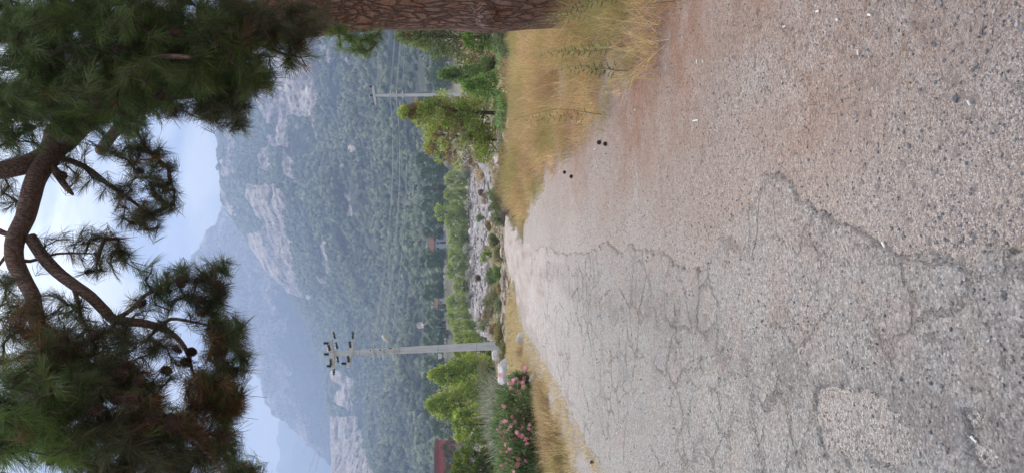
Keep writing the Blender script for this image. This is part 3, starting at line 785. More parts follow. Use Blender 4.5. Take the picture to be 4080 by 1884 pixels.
# boughs: (px, py, rx, ry, depth, spread in depth, tufts, tone)  tone 0 green, 1 rust, 2 dark olive, 3 bright
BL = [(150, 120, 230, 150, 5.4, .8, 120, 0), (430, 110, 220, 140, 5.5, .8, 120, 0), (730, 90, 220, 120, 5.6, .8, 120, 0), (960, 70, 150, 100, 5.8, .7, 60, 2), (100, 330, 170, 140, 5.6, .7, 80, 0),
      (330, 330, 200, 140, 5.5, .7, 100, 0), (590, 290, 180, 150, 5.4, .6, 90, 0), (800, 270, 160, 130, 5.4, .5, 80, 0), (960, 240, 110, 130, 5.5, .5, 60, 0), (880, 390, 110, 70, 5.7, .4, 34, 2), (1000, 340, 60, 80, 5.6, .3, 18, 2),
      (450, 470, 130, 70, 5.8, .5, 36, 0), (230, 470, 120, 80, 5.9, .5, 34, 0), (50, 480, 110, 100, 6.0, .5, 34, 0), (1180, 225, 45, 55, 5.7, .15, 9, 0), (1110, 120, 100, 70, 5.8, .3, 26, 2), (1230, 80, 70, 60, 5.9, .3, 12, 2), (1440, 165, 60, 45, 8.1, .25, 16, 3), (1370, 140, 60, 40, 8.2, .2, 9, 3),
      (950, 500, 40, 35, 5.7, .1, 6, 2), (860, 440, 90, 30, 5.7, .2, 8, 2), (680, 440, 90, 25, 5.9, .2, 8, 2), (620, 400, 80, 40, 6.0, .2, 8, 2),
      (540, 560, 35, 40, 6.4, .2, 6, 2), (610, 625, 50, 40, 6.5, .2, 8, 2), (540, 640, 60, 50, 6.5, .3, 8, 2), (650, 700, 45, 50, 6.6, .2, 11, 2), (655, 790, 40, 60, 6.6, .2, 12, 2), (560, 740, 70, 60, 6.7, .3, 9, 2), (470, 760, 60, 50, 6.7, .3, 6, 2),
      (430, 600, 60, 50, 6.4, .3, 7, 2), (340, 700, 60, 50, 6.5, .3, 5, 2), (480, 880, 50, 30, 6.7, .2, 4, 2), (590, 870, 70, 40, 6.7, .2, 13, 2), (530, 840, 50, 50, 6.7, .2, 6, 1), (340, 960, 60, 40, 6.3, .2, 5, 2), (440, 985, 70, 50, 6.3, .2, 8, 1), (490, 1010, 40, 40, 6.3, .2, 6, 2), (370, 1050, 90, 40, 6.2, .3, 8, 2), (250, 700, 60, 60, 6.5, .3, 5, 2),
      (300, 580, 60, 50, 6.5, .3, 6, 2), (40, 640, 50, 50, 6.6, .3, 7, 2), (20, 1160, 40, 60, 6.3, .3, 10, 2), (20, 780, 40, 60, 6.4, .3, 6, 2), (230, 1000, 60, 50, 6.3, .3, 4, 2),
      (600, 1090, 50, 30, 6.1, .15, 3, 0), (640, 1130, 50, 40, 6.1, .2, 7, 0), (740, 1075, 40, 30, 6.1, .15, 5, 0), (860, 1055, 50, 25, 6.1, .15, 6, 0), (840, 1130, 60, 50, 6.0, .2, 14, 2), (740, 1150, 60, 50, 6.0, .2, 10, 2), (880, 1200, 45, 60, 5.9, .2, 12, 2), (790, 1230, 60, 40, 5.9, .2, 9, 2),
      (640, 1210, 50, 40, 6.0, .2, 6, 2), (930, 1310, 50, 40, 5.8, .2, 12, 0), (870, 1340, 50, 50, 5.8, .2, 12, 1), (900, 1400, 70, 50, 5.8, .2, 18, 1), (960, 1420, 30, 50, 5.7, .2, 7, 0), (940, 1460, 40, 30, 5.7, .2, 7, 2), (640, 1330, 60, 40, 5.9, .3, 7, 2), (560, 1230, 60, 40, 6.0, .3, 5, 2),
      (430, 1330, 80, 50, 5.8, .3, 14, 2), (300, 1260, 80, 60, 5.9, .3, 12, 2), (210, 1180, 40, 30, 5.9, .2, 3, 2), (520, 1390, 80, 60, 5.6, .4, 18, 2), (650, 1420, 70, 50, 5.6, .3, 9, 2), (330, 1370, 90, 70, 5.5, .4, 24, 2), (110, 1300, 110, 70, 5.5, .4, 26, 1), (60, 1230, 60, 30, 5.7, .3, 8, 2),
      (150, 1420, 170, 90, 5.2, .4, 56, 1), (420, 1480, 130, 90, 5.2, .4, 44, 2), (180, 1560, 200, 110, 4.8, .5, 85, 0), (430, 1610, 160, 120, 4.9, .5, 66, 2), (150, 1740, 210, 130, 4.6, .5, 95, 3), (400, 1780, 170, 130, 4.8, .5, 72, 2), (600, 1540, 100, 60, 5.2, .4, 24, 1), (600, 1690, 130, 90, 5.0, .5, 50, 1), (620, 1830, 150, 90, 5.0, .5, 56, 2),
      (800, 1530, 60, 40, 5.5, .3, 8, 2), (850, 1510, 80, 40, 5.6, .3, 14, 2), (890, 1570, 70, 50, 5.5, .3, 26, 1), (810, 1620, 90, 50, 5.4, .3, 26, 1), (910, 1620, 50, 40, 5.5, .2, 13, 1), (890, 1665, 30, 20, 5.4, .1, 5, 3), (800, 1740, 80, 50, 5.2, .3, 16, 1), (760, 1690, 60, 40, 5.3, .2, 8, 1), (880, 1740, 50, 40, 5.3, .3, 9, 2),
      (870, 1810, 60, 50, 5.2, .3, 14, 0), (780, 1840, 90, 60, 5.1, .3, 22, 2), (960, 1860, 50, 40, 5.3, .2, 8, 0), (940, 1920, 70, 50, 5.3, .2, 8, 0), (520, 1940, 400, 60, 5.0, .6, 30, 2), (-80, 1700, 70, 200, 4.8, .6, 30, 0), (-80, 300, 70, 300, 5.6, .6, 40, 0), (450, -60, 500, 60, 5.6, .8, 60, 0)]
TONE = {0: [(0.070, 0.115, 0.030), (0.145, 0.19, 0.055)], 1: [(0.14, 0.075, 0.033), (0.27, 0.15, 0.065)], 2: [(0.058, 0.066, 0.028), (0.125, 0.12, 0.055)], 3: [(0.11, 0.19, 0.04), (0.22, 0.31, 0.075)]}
rg = np.random.default_rng(21)
tuft = []; tonel = []
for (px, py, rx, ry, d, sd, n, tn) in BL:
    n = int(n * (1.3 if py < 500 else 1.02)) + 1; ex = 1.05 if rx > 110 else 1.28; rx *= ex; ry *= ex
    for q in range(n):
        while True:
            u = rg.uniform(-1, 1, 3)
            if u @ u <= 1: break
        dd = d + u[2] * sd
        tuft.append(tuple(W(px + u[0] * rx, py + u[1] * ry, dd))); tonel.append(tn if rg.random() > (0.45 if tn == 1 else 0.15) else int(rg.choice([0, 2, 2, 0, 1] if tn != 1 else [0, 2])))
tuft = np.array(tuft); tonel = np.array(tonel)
node = np.array(NODE)
# twigs grow from the limbs: each tuft joins the nearest wood already there
dist = np.full(len(tuft), 1e9); par = np.zeros(len(tuft), dtype=int)
for s in range(0, len(tuft), 200):
    D_ = np.linalg.norm(tuft[s:s + 200, None] - node[None], axis=2)
    par[s:s + 200] = D_.argmin(1); dist[s:s + 200] = D_.min(1)
allp = [tuple(x) for x in node]; parent_of = {}
done = np.zeros(len(tuft), dtype=bool); tw_idx = np.zeros(len(tuft), dtype=int)
kids = []
for _ in range(len(tuft)):
    dm = np.where(done, 1e9, dist); i = int(dm.argmin())
    a = np.array(allp[par[i]]); b = tuft[i]
    done[i] = True
    ln = np.linalg.norm(b - a)
    prev = par[i]
    steps = max(1, int(ln / 0.16))
    side = rg.normal(0, 1, 3) * 1.6; sag = np.array([0, 0, -0.10 * ln])
    for k in range(1, steps + 1):
        u = k / steps
        p = a + (b - a) * u + side * 0.06 * ln * math.sin(math.pi * u) + sag * math.sin(math.pi * u)
        allp.append(tuple(p)); j = len(allp) - 1
        parent_of[j] = prev; prev = j
        dn = np.linalg.norm(tuft - p, axis=1)
        better = (~done) & (dn < dist)
        dist[better] = dn[better]; par[better] = j
    tw_idx[i] = prev
allp = np.array(allp)
load = np.zeros(len(allp))
for i in tw_idx: load[i] += 1
for j in sorted(parent_of, reverse=True): load[parent_of[j]] += load[j]
# straight prism per twig piece
J = np.array(sorted(parent_of)); Q = np.array([parent_of[j] for j in J])
def prisms(A, B, ra, rb, n=4):
    d = B - A; d /= np.linalg.norm(d, axis=1, keepdims=True) + 1e-9
    ref = np.where(np.abs(d[:, 2:3]) > 0.9, np.array([[1.0, 0, 0]]), np.array([[0, 0, 1.0]]))
    a = np.cross(d, ref); a /= np.linalg.norm(a, axis=1, keepdims=True); b = np.cross(d, a)
    vs = []
    for P_, r in ((A, ra), (B, rb)):
        for k in range(n):
            t = 2 * math.pi * k / n
            vs.append(P_ + (a * math.cos(t) + b * math.sin(t)) * r[:, None])
    V = np.stack(vs, 1)
    Fq = np.array([(k, (k + 1) % n, n + (k + 1) % n, n + k) for k in range(n)])[None] + (np.arange(len(A)) * 2 * n)[:, None, None]
    return V.reshape(-1, 3), Fq.reshape(-1, 4)
rad = 0.0036 * np.maximum(load, 1) ** 0.46
V, Fq = prisms(allp[Q], allp[J], np.minimum(rad[Q], rad[J] * 1.3), rad[J], 5)
under(pine, mesh('twigs', V, Fq, M_TWIG, smooth=True))
# bare side shoots
nb = 5000; kk = rg.choice(J[load[J] > 1], nb); A0 = allp[kk]; dA = rg.normal(0, 1, (nb, 3)); dA /= np.linalg.norm(dA, axis=1, keepdims=True)
lnb = rg.uniform(.04, .15, nb)[:, None]; B0 = A0 + dA * lnb * .5 + rg.normal(0, .012, (nb, 3)); C0 = B0 + (dA + rg.normal(0, .45, (nb, 3)) + np.array([0, 0, -.2])) * lnb * .5
V1, F1 = prisms(A0, B0, np.full(nb, .0026), np.full(nb, .0020), 4); V2, F2 = prisms(B0, C0, np.full(nb, .0020), np.full(nb, .0010), 4)
under(pine, mesh('bare_shoots', np.concatenate([V1, V2]), np.concatenate([F1, F2 + len(V1)]), M_TWIG))
# needles
def needles(C, Dv, per, ln, wd, cols, rng, spread=(0.35, 1.25), stem=0.15):
    n = len(C)
    d = np.repeat(Dv, per, 0); c = np.repeat(C, per, 0); m = n * per
    ref = rng.normal(0, 1, (m, 3)); s = np.cross(d, ref); s /= np.linalg.norm(s, axis=1, keepdims=True) + 1e-9
    along = rng.random(m)
    ang = spread[1] + (spread[0] - spread[1]) * along ** 0.8 + rng.normal(0, .12, m)
    base = c - d * ((1 - along) * stem)[:, None]
    dirn = d * np.cos(ang)[:, None] + s * np.sin(ang)[:, None]
    L_ = ln * rng.uniform(0.7, 1.15, m)
    mid = base + dirn * (L_ * 0.55)[:, None]
    tip = mid + (dirn + np.array([0, 0, -0.16])) * (L_ * 0.45)[:, None]
    w = np.cross(dirn, rng.normal(0, 1, (m, 3))); w /= np.linalg.norm(w, axis=1, keepdims=True) + 1e-9
    w *= wd / 2
    V = np.stack([base - w * .7, base + w * .7, mid - w, mid + w, tip], 1).reshape(-1, 3)
    i = (np.arange(m) * 5)[:, None]
    f4 = i + np.array([[0, 1, 3, 2]]); f3 = i + np.array([[2, 3, 4]])
    cc = np.repeat(cols, per, 0) * rng.uniform(0.7, 1.35, (m, 1))
    return V, f3, f4, np.repeat(cc, 5, 0)
end = allp[tw_idx]; pj = np.array([parent_of.get(j, j) for j in tw_idx])
dv = end - allp[pj]; dv /= np.linalg.norm(dv, axis=1, keepdims=True) + 1e-9
dv = dv + np.array([-0.12, -0.1, -0.02]) + rg.normal(0, .35, dv.shape); dv /= np.linalg.norm(dv, axis=1, keepdims=True)
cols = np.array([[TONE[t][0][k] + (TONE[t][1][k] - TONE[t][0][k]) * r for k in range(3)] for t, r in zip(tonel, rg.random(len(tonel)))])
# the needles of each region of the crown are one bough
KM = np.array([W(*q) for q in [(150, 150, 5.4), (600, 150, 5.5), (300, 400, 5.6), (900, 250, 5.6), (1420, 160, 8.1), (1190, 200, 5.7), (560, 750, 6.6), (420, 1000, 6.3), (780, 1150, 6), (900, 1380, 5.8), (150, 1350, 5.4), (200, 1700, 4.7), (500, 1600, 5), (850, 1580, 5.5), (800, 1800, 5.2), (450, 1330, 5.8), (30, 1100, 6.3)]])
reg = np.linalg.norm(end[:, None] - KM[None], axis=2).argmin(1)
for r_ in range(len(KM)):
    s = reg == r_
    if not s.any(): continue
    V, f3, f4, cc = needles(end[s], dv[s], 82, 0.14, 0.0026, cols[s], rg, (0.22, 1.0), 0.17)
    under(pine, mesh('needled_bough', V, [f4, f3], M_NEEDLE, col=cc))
# cones
def cone_mesh(name):
    b = MB(); L_, R_ = 0.075, 0.024
    b.lathe((0, 0, 0), (0, 0, -1), [(0, .006), (.01, .016), (.03, .022), (.05, .018), (.068, .008), (.073, .001)], 8)
    for i in range(64):
        u = i / 64; a = i * 2.39996; h = u * 0.066 + .004
        r = 0.010 + R_ * math.sin(math.pi * (0.18 + 0.78 * u)) ** .8
        ca, sa = math.cos(a), math.sin(a)
        w = 0.0075
        b.add([(ca * r * .55 - sa * w, sa * r * .55 + ca * w, -h), (ca * r * .55 + sa * w, sa * r * .55 - ca * w, -h),
               (ca * r * 1.1 + sa * w * .8, sa * r * 1.1 - ca * w * .8, -h - .004), (ca * r * 1.1 - sa * w * .8, sa * r * 1.1 + ca * w * .8, -h - .004),
               (ca * r, sa * r, -h - .010)], f3=[(3, 2, 4)], f4=[(0, 1, 2, 3)])
    return b.build(name, M_CONE)
CN = [(680, 1130), (690, 1140), (722, 1105), (745, 1098), (832, 1120), (818, 1203), (578, 1208), (800, 1250), (790, 1325), (742, 1397), (782, 1415), (736, 1402), (612, 1420), (627, 1430), (640, 1368), (560, 1487), (482, 1500), (452, 1483),
      (430, 1512), (478, 1562), (522, 1592), (512, 1632), (728, 1600), (712, 1622), (652, 1642), (730, 1722), (682, 1742), (400, 1600), (262, 1312), (312, 1332), (650, 118), (450, 212), (635, 436), (258, 680), (540, 690), (470, 1520), (440, 1530), (500, 1550), (700, 1640), (690, 1610), (548, 1450), (520, 1470), (850, 1700), (600, 1660), (360, 1100)]
cone0 = None
for (px, py) in CN:
    near = np.linalg.norm(tuft[:, [0, 2]] - 0, axis=1)
    P_ = None; best = 1e9
    # hang it on the wood that stands nearest to this sight line
    d0 = Vector(W(px, py, 1.0)) - Vector((0, 0, CZ)); d0.normalize(); dd = np.array(d0)
    rel = allp - np.array([0, 0, CZ]); al = rel @ dd
    dist_l = np.linalg.norm(rel - al[:, None] * dd, axis=1)
    cand = np.where(dist_l < 0.09)[0]
    k = cand[al[cand].argmin()] if len(cand) else dist_l.argmin()
    P_ = allp[k] - dd * 0.03
    if cone0 is None: c = cone0 = cone_mesh('pine_cone')
    else: c = cone0.copy(); COL.objects.link(c)
    c.parent = pine
    c.location = Vector(P_) - Vector(pine.location)
    c.rotation_euler = (random.uniform(-.9, .9), random.uniform(-.9, .9), random.uniform(0, 6))
    s = random.uniform(0.85, 1.15); c.scale = (s, s, s)

# ------------------------------------------------------------------ foliage builders
def leafcloud(C, R, n, size, cols, rng, up=0.3, asp=2.2, shell=0.55, var=0.45):
    """n leaf-sized blades spread through the ellipsoids (C, R)"""
    C = np.asarray(C, float); R = np.asarray(R, float)
    w = np.prod(R, 1) ** (2 / 3); k = rng.choice(len(C), n, p=w / w.sum())
    d = rng.normal(0, 1, (n, 3)); d /= np.linalg.norm(d, axis=1, keepdims=True)
    r = rng.random(n) ** (1 / 3); r = shell + (1 - shell) * r; r *= rng.uniform(0.75, 1.12, n)
    r = np.where(rng.random(n) < 0.2, rng.random(n), r)
    P = C[k] + d * r[:, None] * R[k]
    a = d + rng.normal(0, .6, (n, 3)) + np.array([0, 0, up]); a /= np.linalg.norm(a, axis=1, keepdims=True)
    b = np.cross(a, rng.normal(0, 1, (n, 3))); b /= np.linalg.norm(b, axis=1, keepdims=True) + 1e-9
    s = size * rng.uniform(0.6, 1.3, n)
    A = a * (s * 0.5)[:, None]; B = b * (s * 0.5 / asp)[:, None]
    V = np.stack([P - A, P + B, P + A, P - B], 1).reshape(-1, 3)
    f = (np.arange(n) * 4)[:, None] + np.arange(4)[None]
    cols = np.asarray(cols, float)
    ck = rng.choice(len(cols), len(C))                  # whole clumps differ in colour
    t = rng.random(n)[:, None]
    c = cols[ck[k]] * (1 - t * .35) + cols[rng.choice(len(cols), n)] * t * .35
    c = c * rng.uniform(1 - var, 1 + var, (n, 1))
    return V, f, np.repeat(c, 4, 0)
def clumps(rng, n, shape, w, h, z0, size):
    """centres and radii of clumps for a crown h high, w wide"""
    C, R = [], []
    for i in range(n):
        u = (i + .5) / n
        if shape == 'cone': z = z0 + (h - z0) * u ** 0.9; rad = w / 2 * (1 - u) ** 0.75 * (0.85 + .3 * rng.random())
        elif shape == 'round': z = z0 + (h - z0) * (0.5 - 0.5 * math.cos(math.pi * (0.15 + 0.8 * u))); rad = w / 2 * math.sin(math.pi * (0.18 + 0.72 * u)) ** .7
        else: z = z0 + (h - z0) * rng.random(); rad = w / 2 * (0.5 + .5 * rng.random())
        a = i * 2.39996 + rng.random() * .8; q = rad * math.sqrt(rng.uniform(0.15, 1.0)) * 0.85
        s = size * rng.uniform(0.7, 1.25) * (0.6 + 0.4 * (1 - u))
        C.append((q * math.cos(a), q * math.sin(a), z)); R.append((s, s, s * .8))
    return C, R
G_PINE = [(0.37, 0.47, 0.09), (0.48, 0.56, 0.12), (0.25, 0.35, 0.07), (0.42, 0.46, 0.13)]
G_RUST = G_PINE + [(0.32, 0.17, 0.06), (0.27, 0.18, 0.07)]
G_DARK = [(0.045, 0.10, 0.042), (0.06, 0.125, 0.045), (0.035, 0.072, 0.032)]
G_GREY = [(0.20, 0.24, 0.12), (0.28, 0.30, 0.17), (0.14, 0.18, 0.085)]
G_OLIVE = [(0.27, 0.245, 0.09), (0.35, 0.30, 0.13), (0.18, 0.185, 0.07)]
G_STRAW = [(0.58, 0.44, 0.23), (0.46, 0.33, 0.17), (0.66, 0.54, 0.32)]
G_SILV = [(0.36, 0.36, 0.29), (0.27, 0.28, 0.21), (0.46, 0.44, 0.38)]
G_BROWN = [(0.22, 0.13, 0.075), (0.30, 0.19, 0.10), (0.15, 0.10, 0.06)]
def tree(name, loc, h, w, shape, pal, leaf, n, seed, ncl=26, z0=0.15, tr=0.022, csize=0.17, up=0.4, bare=False):
    rng = np.random.default_rng(seed)
    root = empty(name, loc)
    C, R = clumps(rng, ncl, shape, w, h, z0 * h, csize * w)
    b = MB()
    lean = rng.normal(0, .03, 2) * h
    b.tube([(0, 0, -.15), (lean[0] * .3, lean[1] * .3, h * .3), (lean[0], lean[1], h * .65), (lean[0], lean[1], h * .93)], [tr * h, tr * h * .8, tr * h * .45, tr * h * .1], n=8)
    b.build('trunk', M_LIMB, root, True)
    b = MB()
    for (c, r) in zip(C, R):
        zz = min(h * .85, max(0.12 * h, c[2] - 0.12 * h * (1 + rng.random())))
        t = zz / h
        p0 = Vector((lean[0] * min(1, t * 1.4), lean[1] * min(1, t * 1.4), zz)); p1 = Vector(c)
        mid = (p0 + p1) / 2 + Vector((rng.normal(0, .02) * h, rng.normal(0, .02) * h, -0.01 * h))
        b.tube([p0, mid, p1], [tr * h * .35, tr * h * .2, tr * h * .06], n=5, caps=False)
    b.build('branches', M_LIMB, root, True)
    V, f, c = leafcloud(C, R, n, leaf, pal, rng, up=up)
    mesh('crown', V, f, M_LEAF, root, col=c)
    return root
def shrub(name, loc, w, h, pal, leaf, n, seed, ncl=14, stems=9, asp=3.0, up=0.6, stemmat=None, partname='foliage'):
    rng = np.random.default_rng(seed)
    root = empty(name, loc)
    C, R = clumps(rng, ncl, 'blob', w * .8, h * .88, h * .2, w * .20)
    b = MB()
    for i in range(stems):
        c = C[i % ncl]
        b.tube([(c[0] * .1, c[1] * .1, -.05), (c[0] * .5, c[1] * .5, c[2] * .55), c], [.012 * h + .004, .008 * h + .003, .003], n=4, caps=False)
    b.build('stems', stemmat or M_TWIG, root)
    V, f, c = leafcloud(C, R, n, leaf, pal, rng, up=up, asp=asp, shell=.2)
    V[:, 2] = np.maximum(V[:, 2], -.03)
    mesh(partname, V, f, M_LEAF, root, col=c)
    return root
def copy_to(proto, loc, sx, sz, rz):
    c = copy_tree(proto); c.location = loc; c.scale = (sx, sx, sz); c.rotation_euler = (0, 0, rz); return c
def on(px_base, py, d):
    """ground point under photograph row py at distance d"""
    x = (942 - py) / F * d
    return Vector((x, d, thf(x, d) - 0.03))
def fit(d, xtop, py):
    """ground point and the height a plant must have to reach photograph column xtop"""
    p = on(0, py, d); return p, CZ + (HZ - xtop) / F * d - p.z

# young pines on the right, near the track
def label(o, l, c, g=None): return tag(o, l, c, g)
p, h = fit(44, 1588, 150); label(tree('young_pine', p, h, 4.1, 'cone', [(0.22, 0.26, 0.09), (0.27, 0.33, 0.10), (0.28, 0.20, 0.09), (0.18, 0.22, 0.08)], .16, 9500, 41, 34, z0=.12), 'olive and brownish young pine right beside the big bark trunk', 'tree', 'young pines near the track')
p, h = fit(41, 1600, 452); label(tree('young_pine', p, h, 3.1, 'cone', G_RUST, .15, 10000, 43, 40, z0=.14, csize=.19), 'bright green young pine with rusty patches standing before the distant white pole', 'tree', 'young pines near the track')
p, h = fit(43, 1700, 560); label(tree('young_pine', p, h, 3.4, 'round', G_RUST, .15, 8500, 44, 32, z0=.10, csize=.2), 'broad low green pine leaning from the foot of the rusty young pine over the track', 'tree', 'young pines near the track')
p, h = fit(30, 1850, 345); label(tree('young_pine', p, h, 1.9, 'cone', [(0.25, 0.38, 0.10), (0.20, 0.30, 0.085)], .13, 2600, 45, 22, z0=.1), 'small feathery light green pine in front of the rusty young pine', 'tree', 'young pines near the track')
p, h = fit(38, 1752, 300); label(tree('young_pine', p, h, 2.2, 'cone', [(0.20, 0.30, 0.10), (0.24, 0.35, 0.11)], .15, 4000, 46, 22, z0=.1), 'slender green pine between the brownish pine and the rusty one', 'tree', 'young pines near the track')
p, h = fit(26, 1852, 140); label(tree('young_pine', p, h, 1.4, 'round', [(0.17, 0.27, 0.06), (0.13, 0.21, 0.05)], .11, 2400, 47, 18, z0=.2), 'small bright green pine sapling touching the big trunk', 'tree', 'young pines near the track')
# bright pines on the left
for i, (d, xt, py, w, pal, l) in enumerate([(78, 1716, 1490, 6.6, G_PINE, 'tall bright green pine just left of the concrete lamp pole'), (74, 1706, 1610, 7.6, G_PINE, 'widest bright green pine behind the pink flowering bush'),
                                          (62, 1812, 1690, 4.4, G_PINE, 'low yellow green pine between the widest pine and the silver reeds'), (60, 1806, 1870, 4.6, [(0.20, 0.25, 0.035), (0.16, 0.22, 0.03), (0.12, 0.17, 0.03)], 'round yellow green pine at the left edge behind the pink flowering bush'),
                                          (90, 1812, 1400, 3.6, G_PINE, 'small bright pine directly behind the concrete lamp pole')]):
    p, h = fit(d, xt, py)
    label(tree('bright_pine', p, h, w, 'cone' if i < 2 else 'round', pal, .24, 15000 if i < 2 else 8000, 60 + i, 90 if i < 2 else 50, z0=.04, csize=.115, up=.7), l, 'tree', 'bright pines left of the river bed')
# row beyond the river bed
tp_ = [tree('bank_pine', (0, 0, -50), 6.0, 6.0, sh, G_PINE, .38, 5200, 80 + k, 46, z0=.04, csize=.145, up=.6) for k, sh in enumerate(('round', 'round', 'round'))]
ROW = [(232, 1778, 715, 62, 'bank pine beside the dry pale shrub'), (240, 1770, 775, 50, 'narrow bank pine'), (236, 1738, 842, 70, 'tallest bank pine with twin tops'), (234, 1775, 885, 60, 'pine above the pale boulders of the river bed'), (238, 1790, 950, 80, 'broad bank pine'),
       (236, 1790, 1010, 60, 'bank pine below the brown roofed house'), (240, 1783, 1075, 80, 'rounded bank pine above the white boulder'), (236, 1808, 1140, 70, 'low bank pine'), (228, 1782, 1205, 70, 'bank pine below the white house'), (215, 1785, 1262, 66, 'bank pine above the round river boulder'),
       (180, 1800, 1300, 60, 'yellow green pine at the near river edge'), (150, 1812, 1345, 50, 'bank pine touching the pole on its right')]
used = set()
for i, (d, xt, py, wpx, l) in enumerate(ROW):
    p, h = fit(d, xt, py); k = i % 3
    sx = wpx / F * d / 6.0 * 1.35; sz = h / 6.0
    if k in used: o = copy_to(tp_[k], p, sx, sz, i * 1.3)
    else:
        o = tp_[k]; used.add(k); o.location = p; o.scale = (sx, sx, sz)
    pos = ['first', 'second', 'third', 'fourth', 'fifth', 'sixth', 'seventh', 'eighth', 'ninth', 'tenth', 'eleventh', 'twelfth'][i]
    label(o, l + ', %s from the right' % pos, 'tree', 'pines beyond the stony river bed')
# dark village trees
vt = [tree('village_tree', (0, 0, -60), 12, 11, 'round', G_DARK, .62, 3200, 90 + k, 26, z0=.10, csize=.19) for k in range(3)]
VIL = [(1665, 640, 80, 330), (1680, 700, 80, 345), (1700, 590, 60, 352), (1690, 760, 60, 350), (1682, 825, 76, 338), (1700, 875, 66, 345), (1690, 925, 56, 350), (1686, 1022, 70, 340), (1705, 1050, 50, 350), (1698, 1150, 64, 338), (1722, 1100, 36, 333), (1702, 1255, 50, 336),
       (1694, 1305, 56, 345), (1692, 1355, 70, 336), (1695, 1440, 66, 334), (1690, 1500, 70, 338), (1692, 1560, 84, 334), (1694, 1640, 70, 345), (1728, 1700, 90, 300), (1766, 1775, 60, 200), (1776, 1850, 90, 190), (1772, 1805, 40, 195), (1700, 500, 60, 345), (1690, 420, 60, 350), (1670, 395, 50, 372), (1735, 790, 40, 318), (1740, 680, 40, 320), (1690, 1180, 40, 372), (1730, 1010, 40, 326), (1745, 1225, 40, 322), (1752, 1330, 40, 318), (1700, 300, 60, 350), (1698, 200, 60, 350), (1722, 245, 90, 318), (1728, 325, 90, 314)]
PLC = ['beyond the young pines', 'beside the pergola house', 'left of the orange house', 'above the river bed row', 'beside the brown roofed house', 'near the white boulder', 'beside the white house', 'above the blue roof', 'behind the concrete lamp pole', 'beside the maroon building']
def plc(py):
    for lim, s in ((450, 'behind the rusty young pine'), (620, 'beside the pergola house'), (760, 'right of the orange walled house'), (900, 'left of the orange walled house'), (1000, 'right of the brown roofed house'), (1100, 'left of the brown roofed house'),
                   (1200, 'right of the little white house'), (1290, 'beside the little white house'), (1380, 'right of the lamp pole'), (1600, 'behind the tall bright pine'), (1780, 'right of the maroon building'), (1990, 'in front of the maroon building')):
        if py < lim: return s
seen_ = {}
SZ = lambda k: ['tallest', 'second', 'third', 'fourth', 'fifth', 'sixth', 'seventh', 'eighth'][k]
order = sorted(range(len(VIL)), key=lambda i: VIL[i][0])
rank = {}
for i in order:
    s = plc(VIL[i][1]); rank[i] = seen_.get(s, 0); seen_[s] = rank[i] + 1
used = set()
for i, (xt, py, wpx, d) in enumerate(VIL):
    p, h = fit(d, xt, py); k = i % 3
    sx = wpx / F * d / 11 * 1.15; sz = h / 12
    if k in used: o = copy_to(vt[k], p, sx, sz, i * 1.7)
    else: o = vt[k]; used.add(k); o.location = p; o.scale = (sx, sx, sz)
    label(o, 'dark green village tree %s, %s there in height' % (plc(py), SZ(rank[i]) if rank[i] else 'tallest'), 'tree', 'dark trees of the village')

# ------------------------------------------------------------------ poles, lamp and wires
def vline(a, b): return (Vector(b) - Vector(a))
def insulator(root, name, c, axis, ln, r, discs, par=None):
    ax = Vector(axis).normalized(); c = Vector(c); b = MB()
    prof = [(-ln * .62, .018), (-ln * .5, .018)]
    for k in range(discs):
        h0 = -ln / 2 + ln * k / discs; st = ln / discs
        prof += [(h0 + st * .08, r * .42), (h0 + st * .30, r * .55), (h0 + st * .48, r), (h0 + st * .60, r * .98), (h0 + st * .72, r * .5), (h0 + st * .98, r * .42)]
    prof += [(ln * .5, .018), (ln * .62, .018)]
    b.lathe(c, ax, prof, 12)
    o = under(root, b.build(name, M_INS, smooth=True)); return o
def beam(pts, wid, dep):
    """a squared concrete arm along pts; wid = list of heights, dep = list of depths"""
    b = MB(); V = []
    for p, w_, d_ in zip(pts, wid, dep):
        p = Vector(p)
        V += [(p.x, p.y - d_ / 2, p.z - w_ / 2), (p.x, p.y + d_ / 2, p.z - w_ / 2), (p.x, p.y + d_ / 2, p.z + w_ / 2), (p.x, p.y - d_ / 2, p.z + w_ / 2)]
    n = len(pts); f = [(i * 4 + j, i * 4 + (j + 1) % 4, (i + 1) * 4 + (j + 1) % 4, (i + 1) * 4 + j) for i in range(n - 1) for j in range(4)]
    f += [(0, 1, 2, 3), (n * 4 - 1, n * 4 - 2, n * 4 - 3, n * 4 - 4)]
    b.add(V, f4=f); return b
def column(a, b_, wa, wb):
    m = MB(); V = []
    for p, w_ in ((a, wa), (b_, wb)):
        for j in range(8):
            sgn = [(1, .62), (.62, 1), (-.62, 1), (-1, .62), (-1, -.62), (-.62, -1), (.62, -1), (1, -.62)][j]
            V.append((p.x + sgn[0] * w_ / 2, p.y + sgn[1] * w_ / 2, p.z))
    m.add(V, f4=[(j, (j + 1) % 8, 8 + (j + 1) % 8, 8 + j) for j in range(8)] + [(8, 9, 10, 11), (8, 11, 12, 15), (12, 13, 14, 15)])
    return m
D1 = 46.0
b0 = W(2010, 1374.5, D1); b0.z = thf(b0.x, b0.y) - .3
pole1 = empty('utility_pole', (b0.x, b0.y, thf(b0.x, b0.y)))
tag(pole1, 'tall grey concrete power pole near the road, with a street lamp and black insulators', 'utility pole')
under(pole1, column(b0, W(1318, 1409, D1), .50, .27).build('column', M_CONC))
def offd(v, dd): return Vector((v.x, v.y + dd, v.z))
for nm, pts, wi, de in (('crossarm', [(1313, 1354), (1323, 1408), (1331, 1464)], [.17, .30, .15], [.18, .42, .18]), ('crossarm', [(1405, 1354), (1398, 1404), (1389, 1459)], [.15, .30, .19], [.18, .42, .18])):
    under(pole1, beam([offd(W(x, y, D1), (y - 1408) * -0.006) for x, y in pts], wi, de).build(nm, M_CONC))
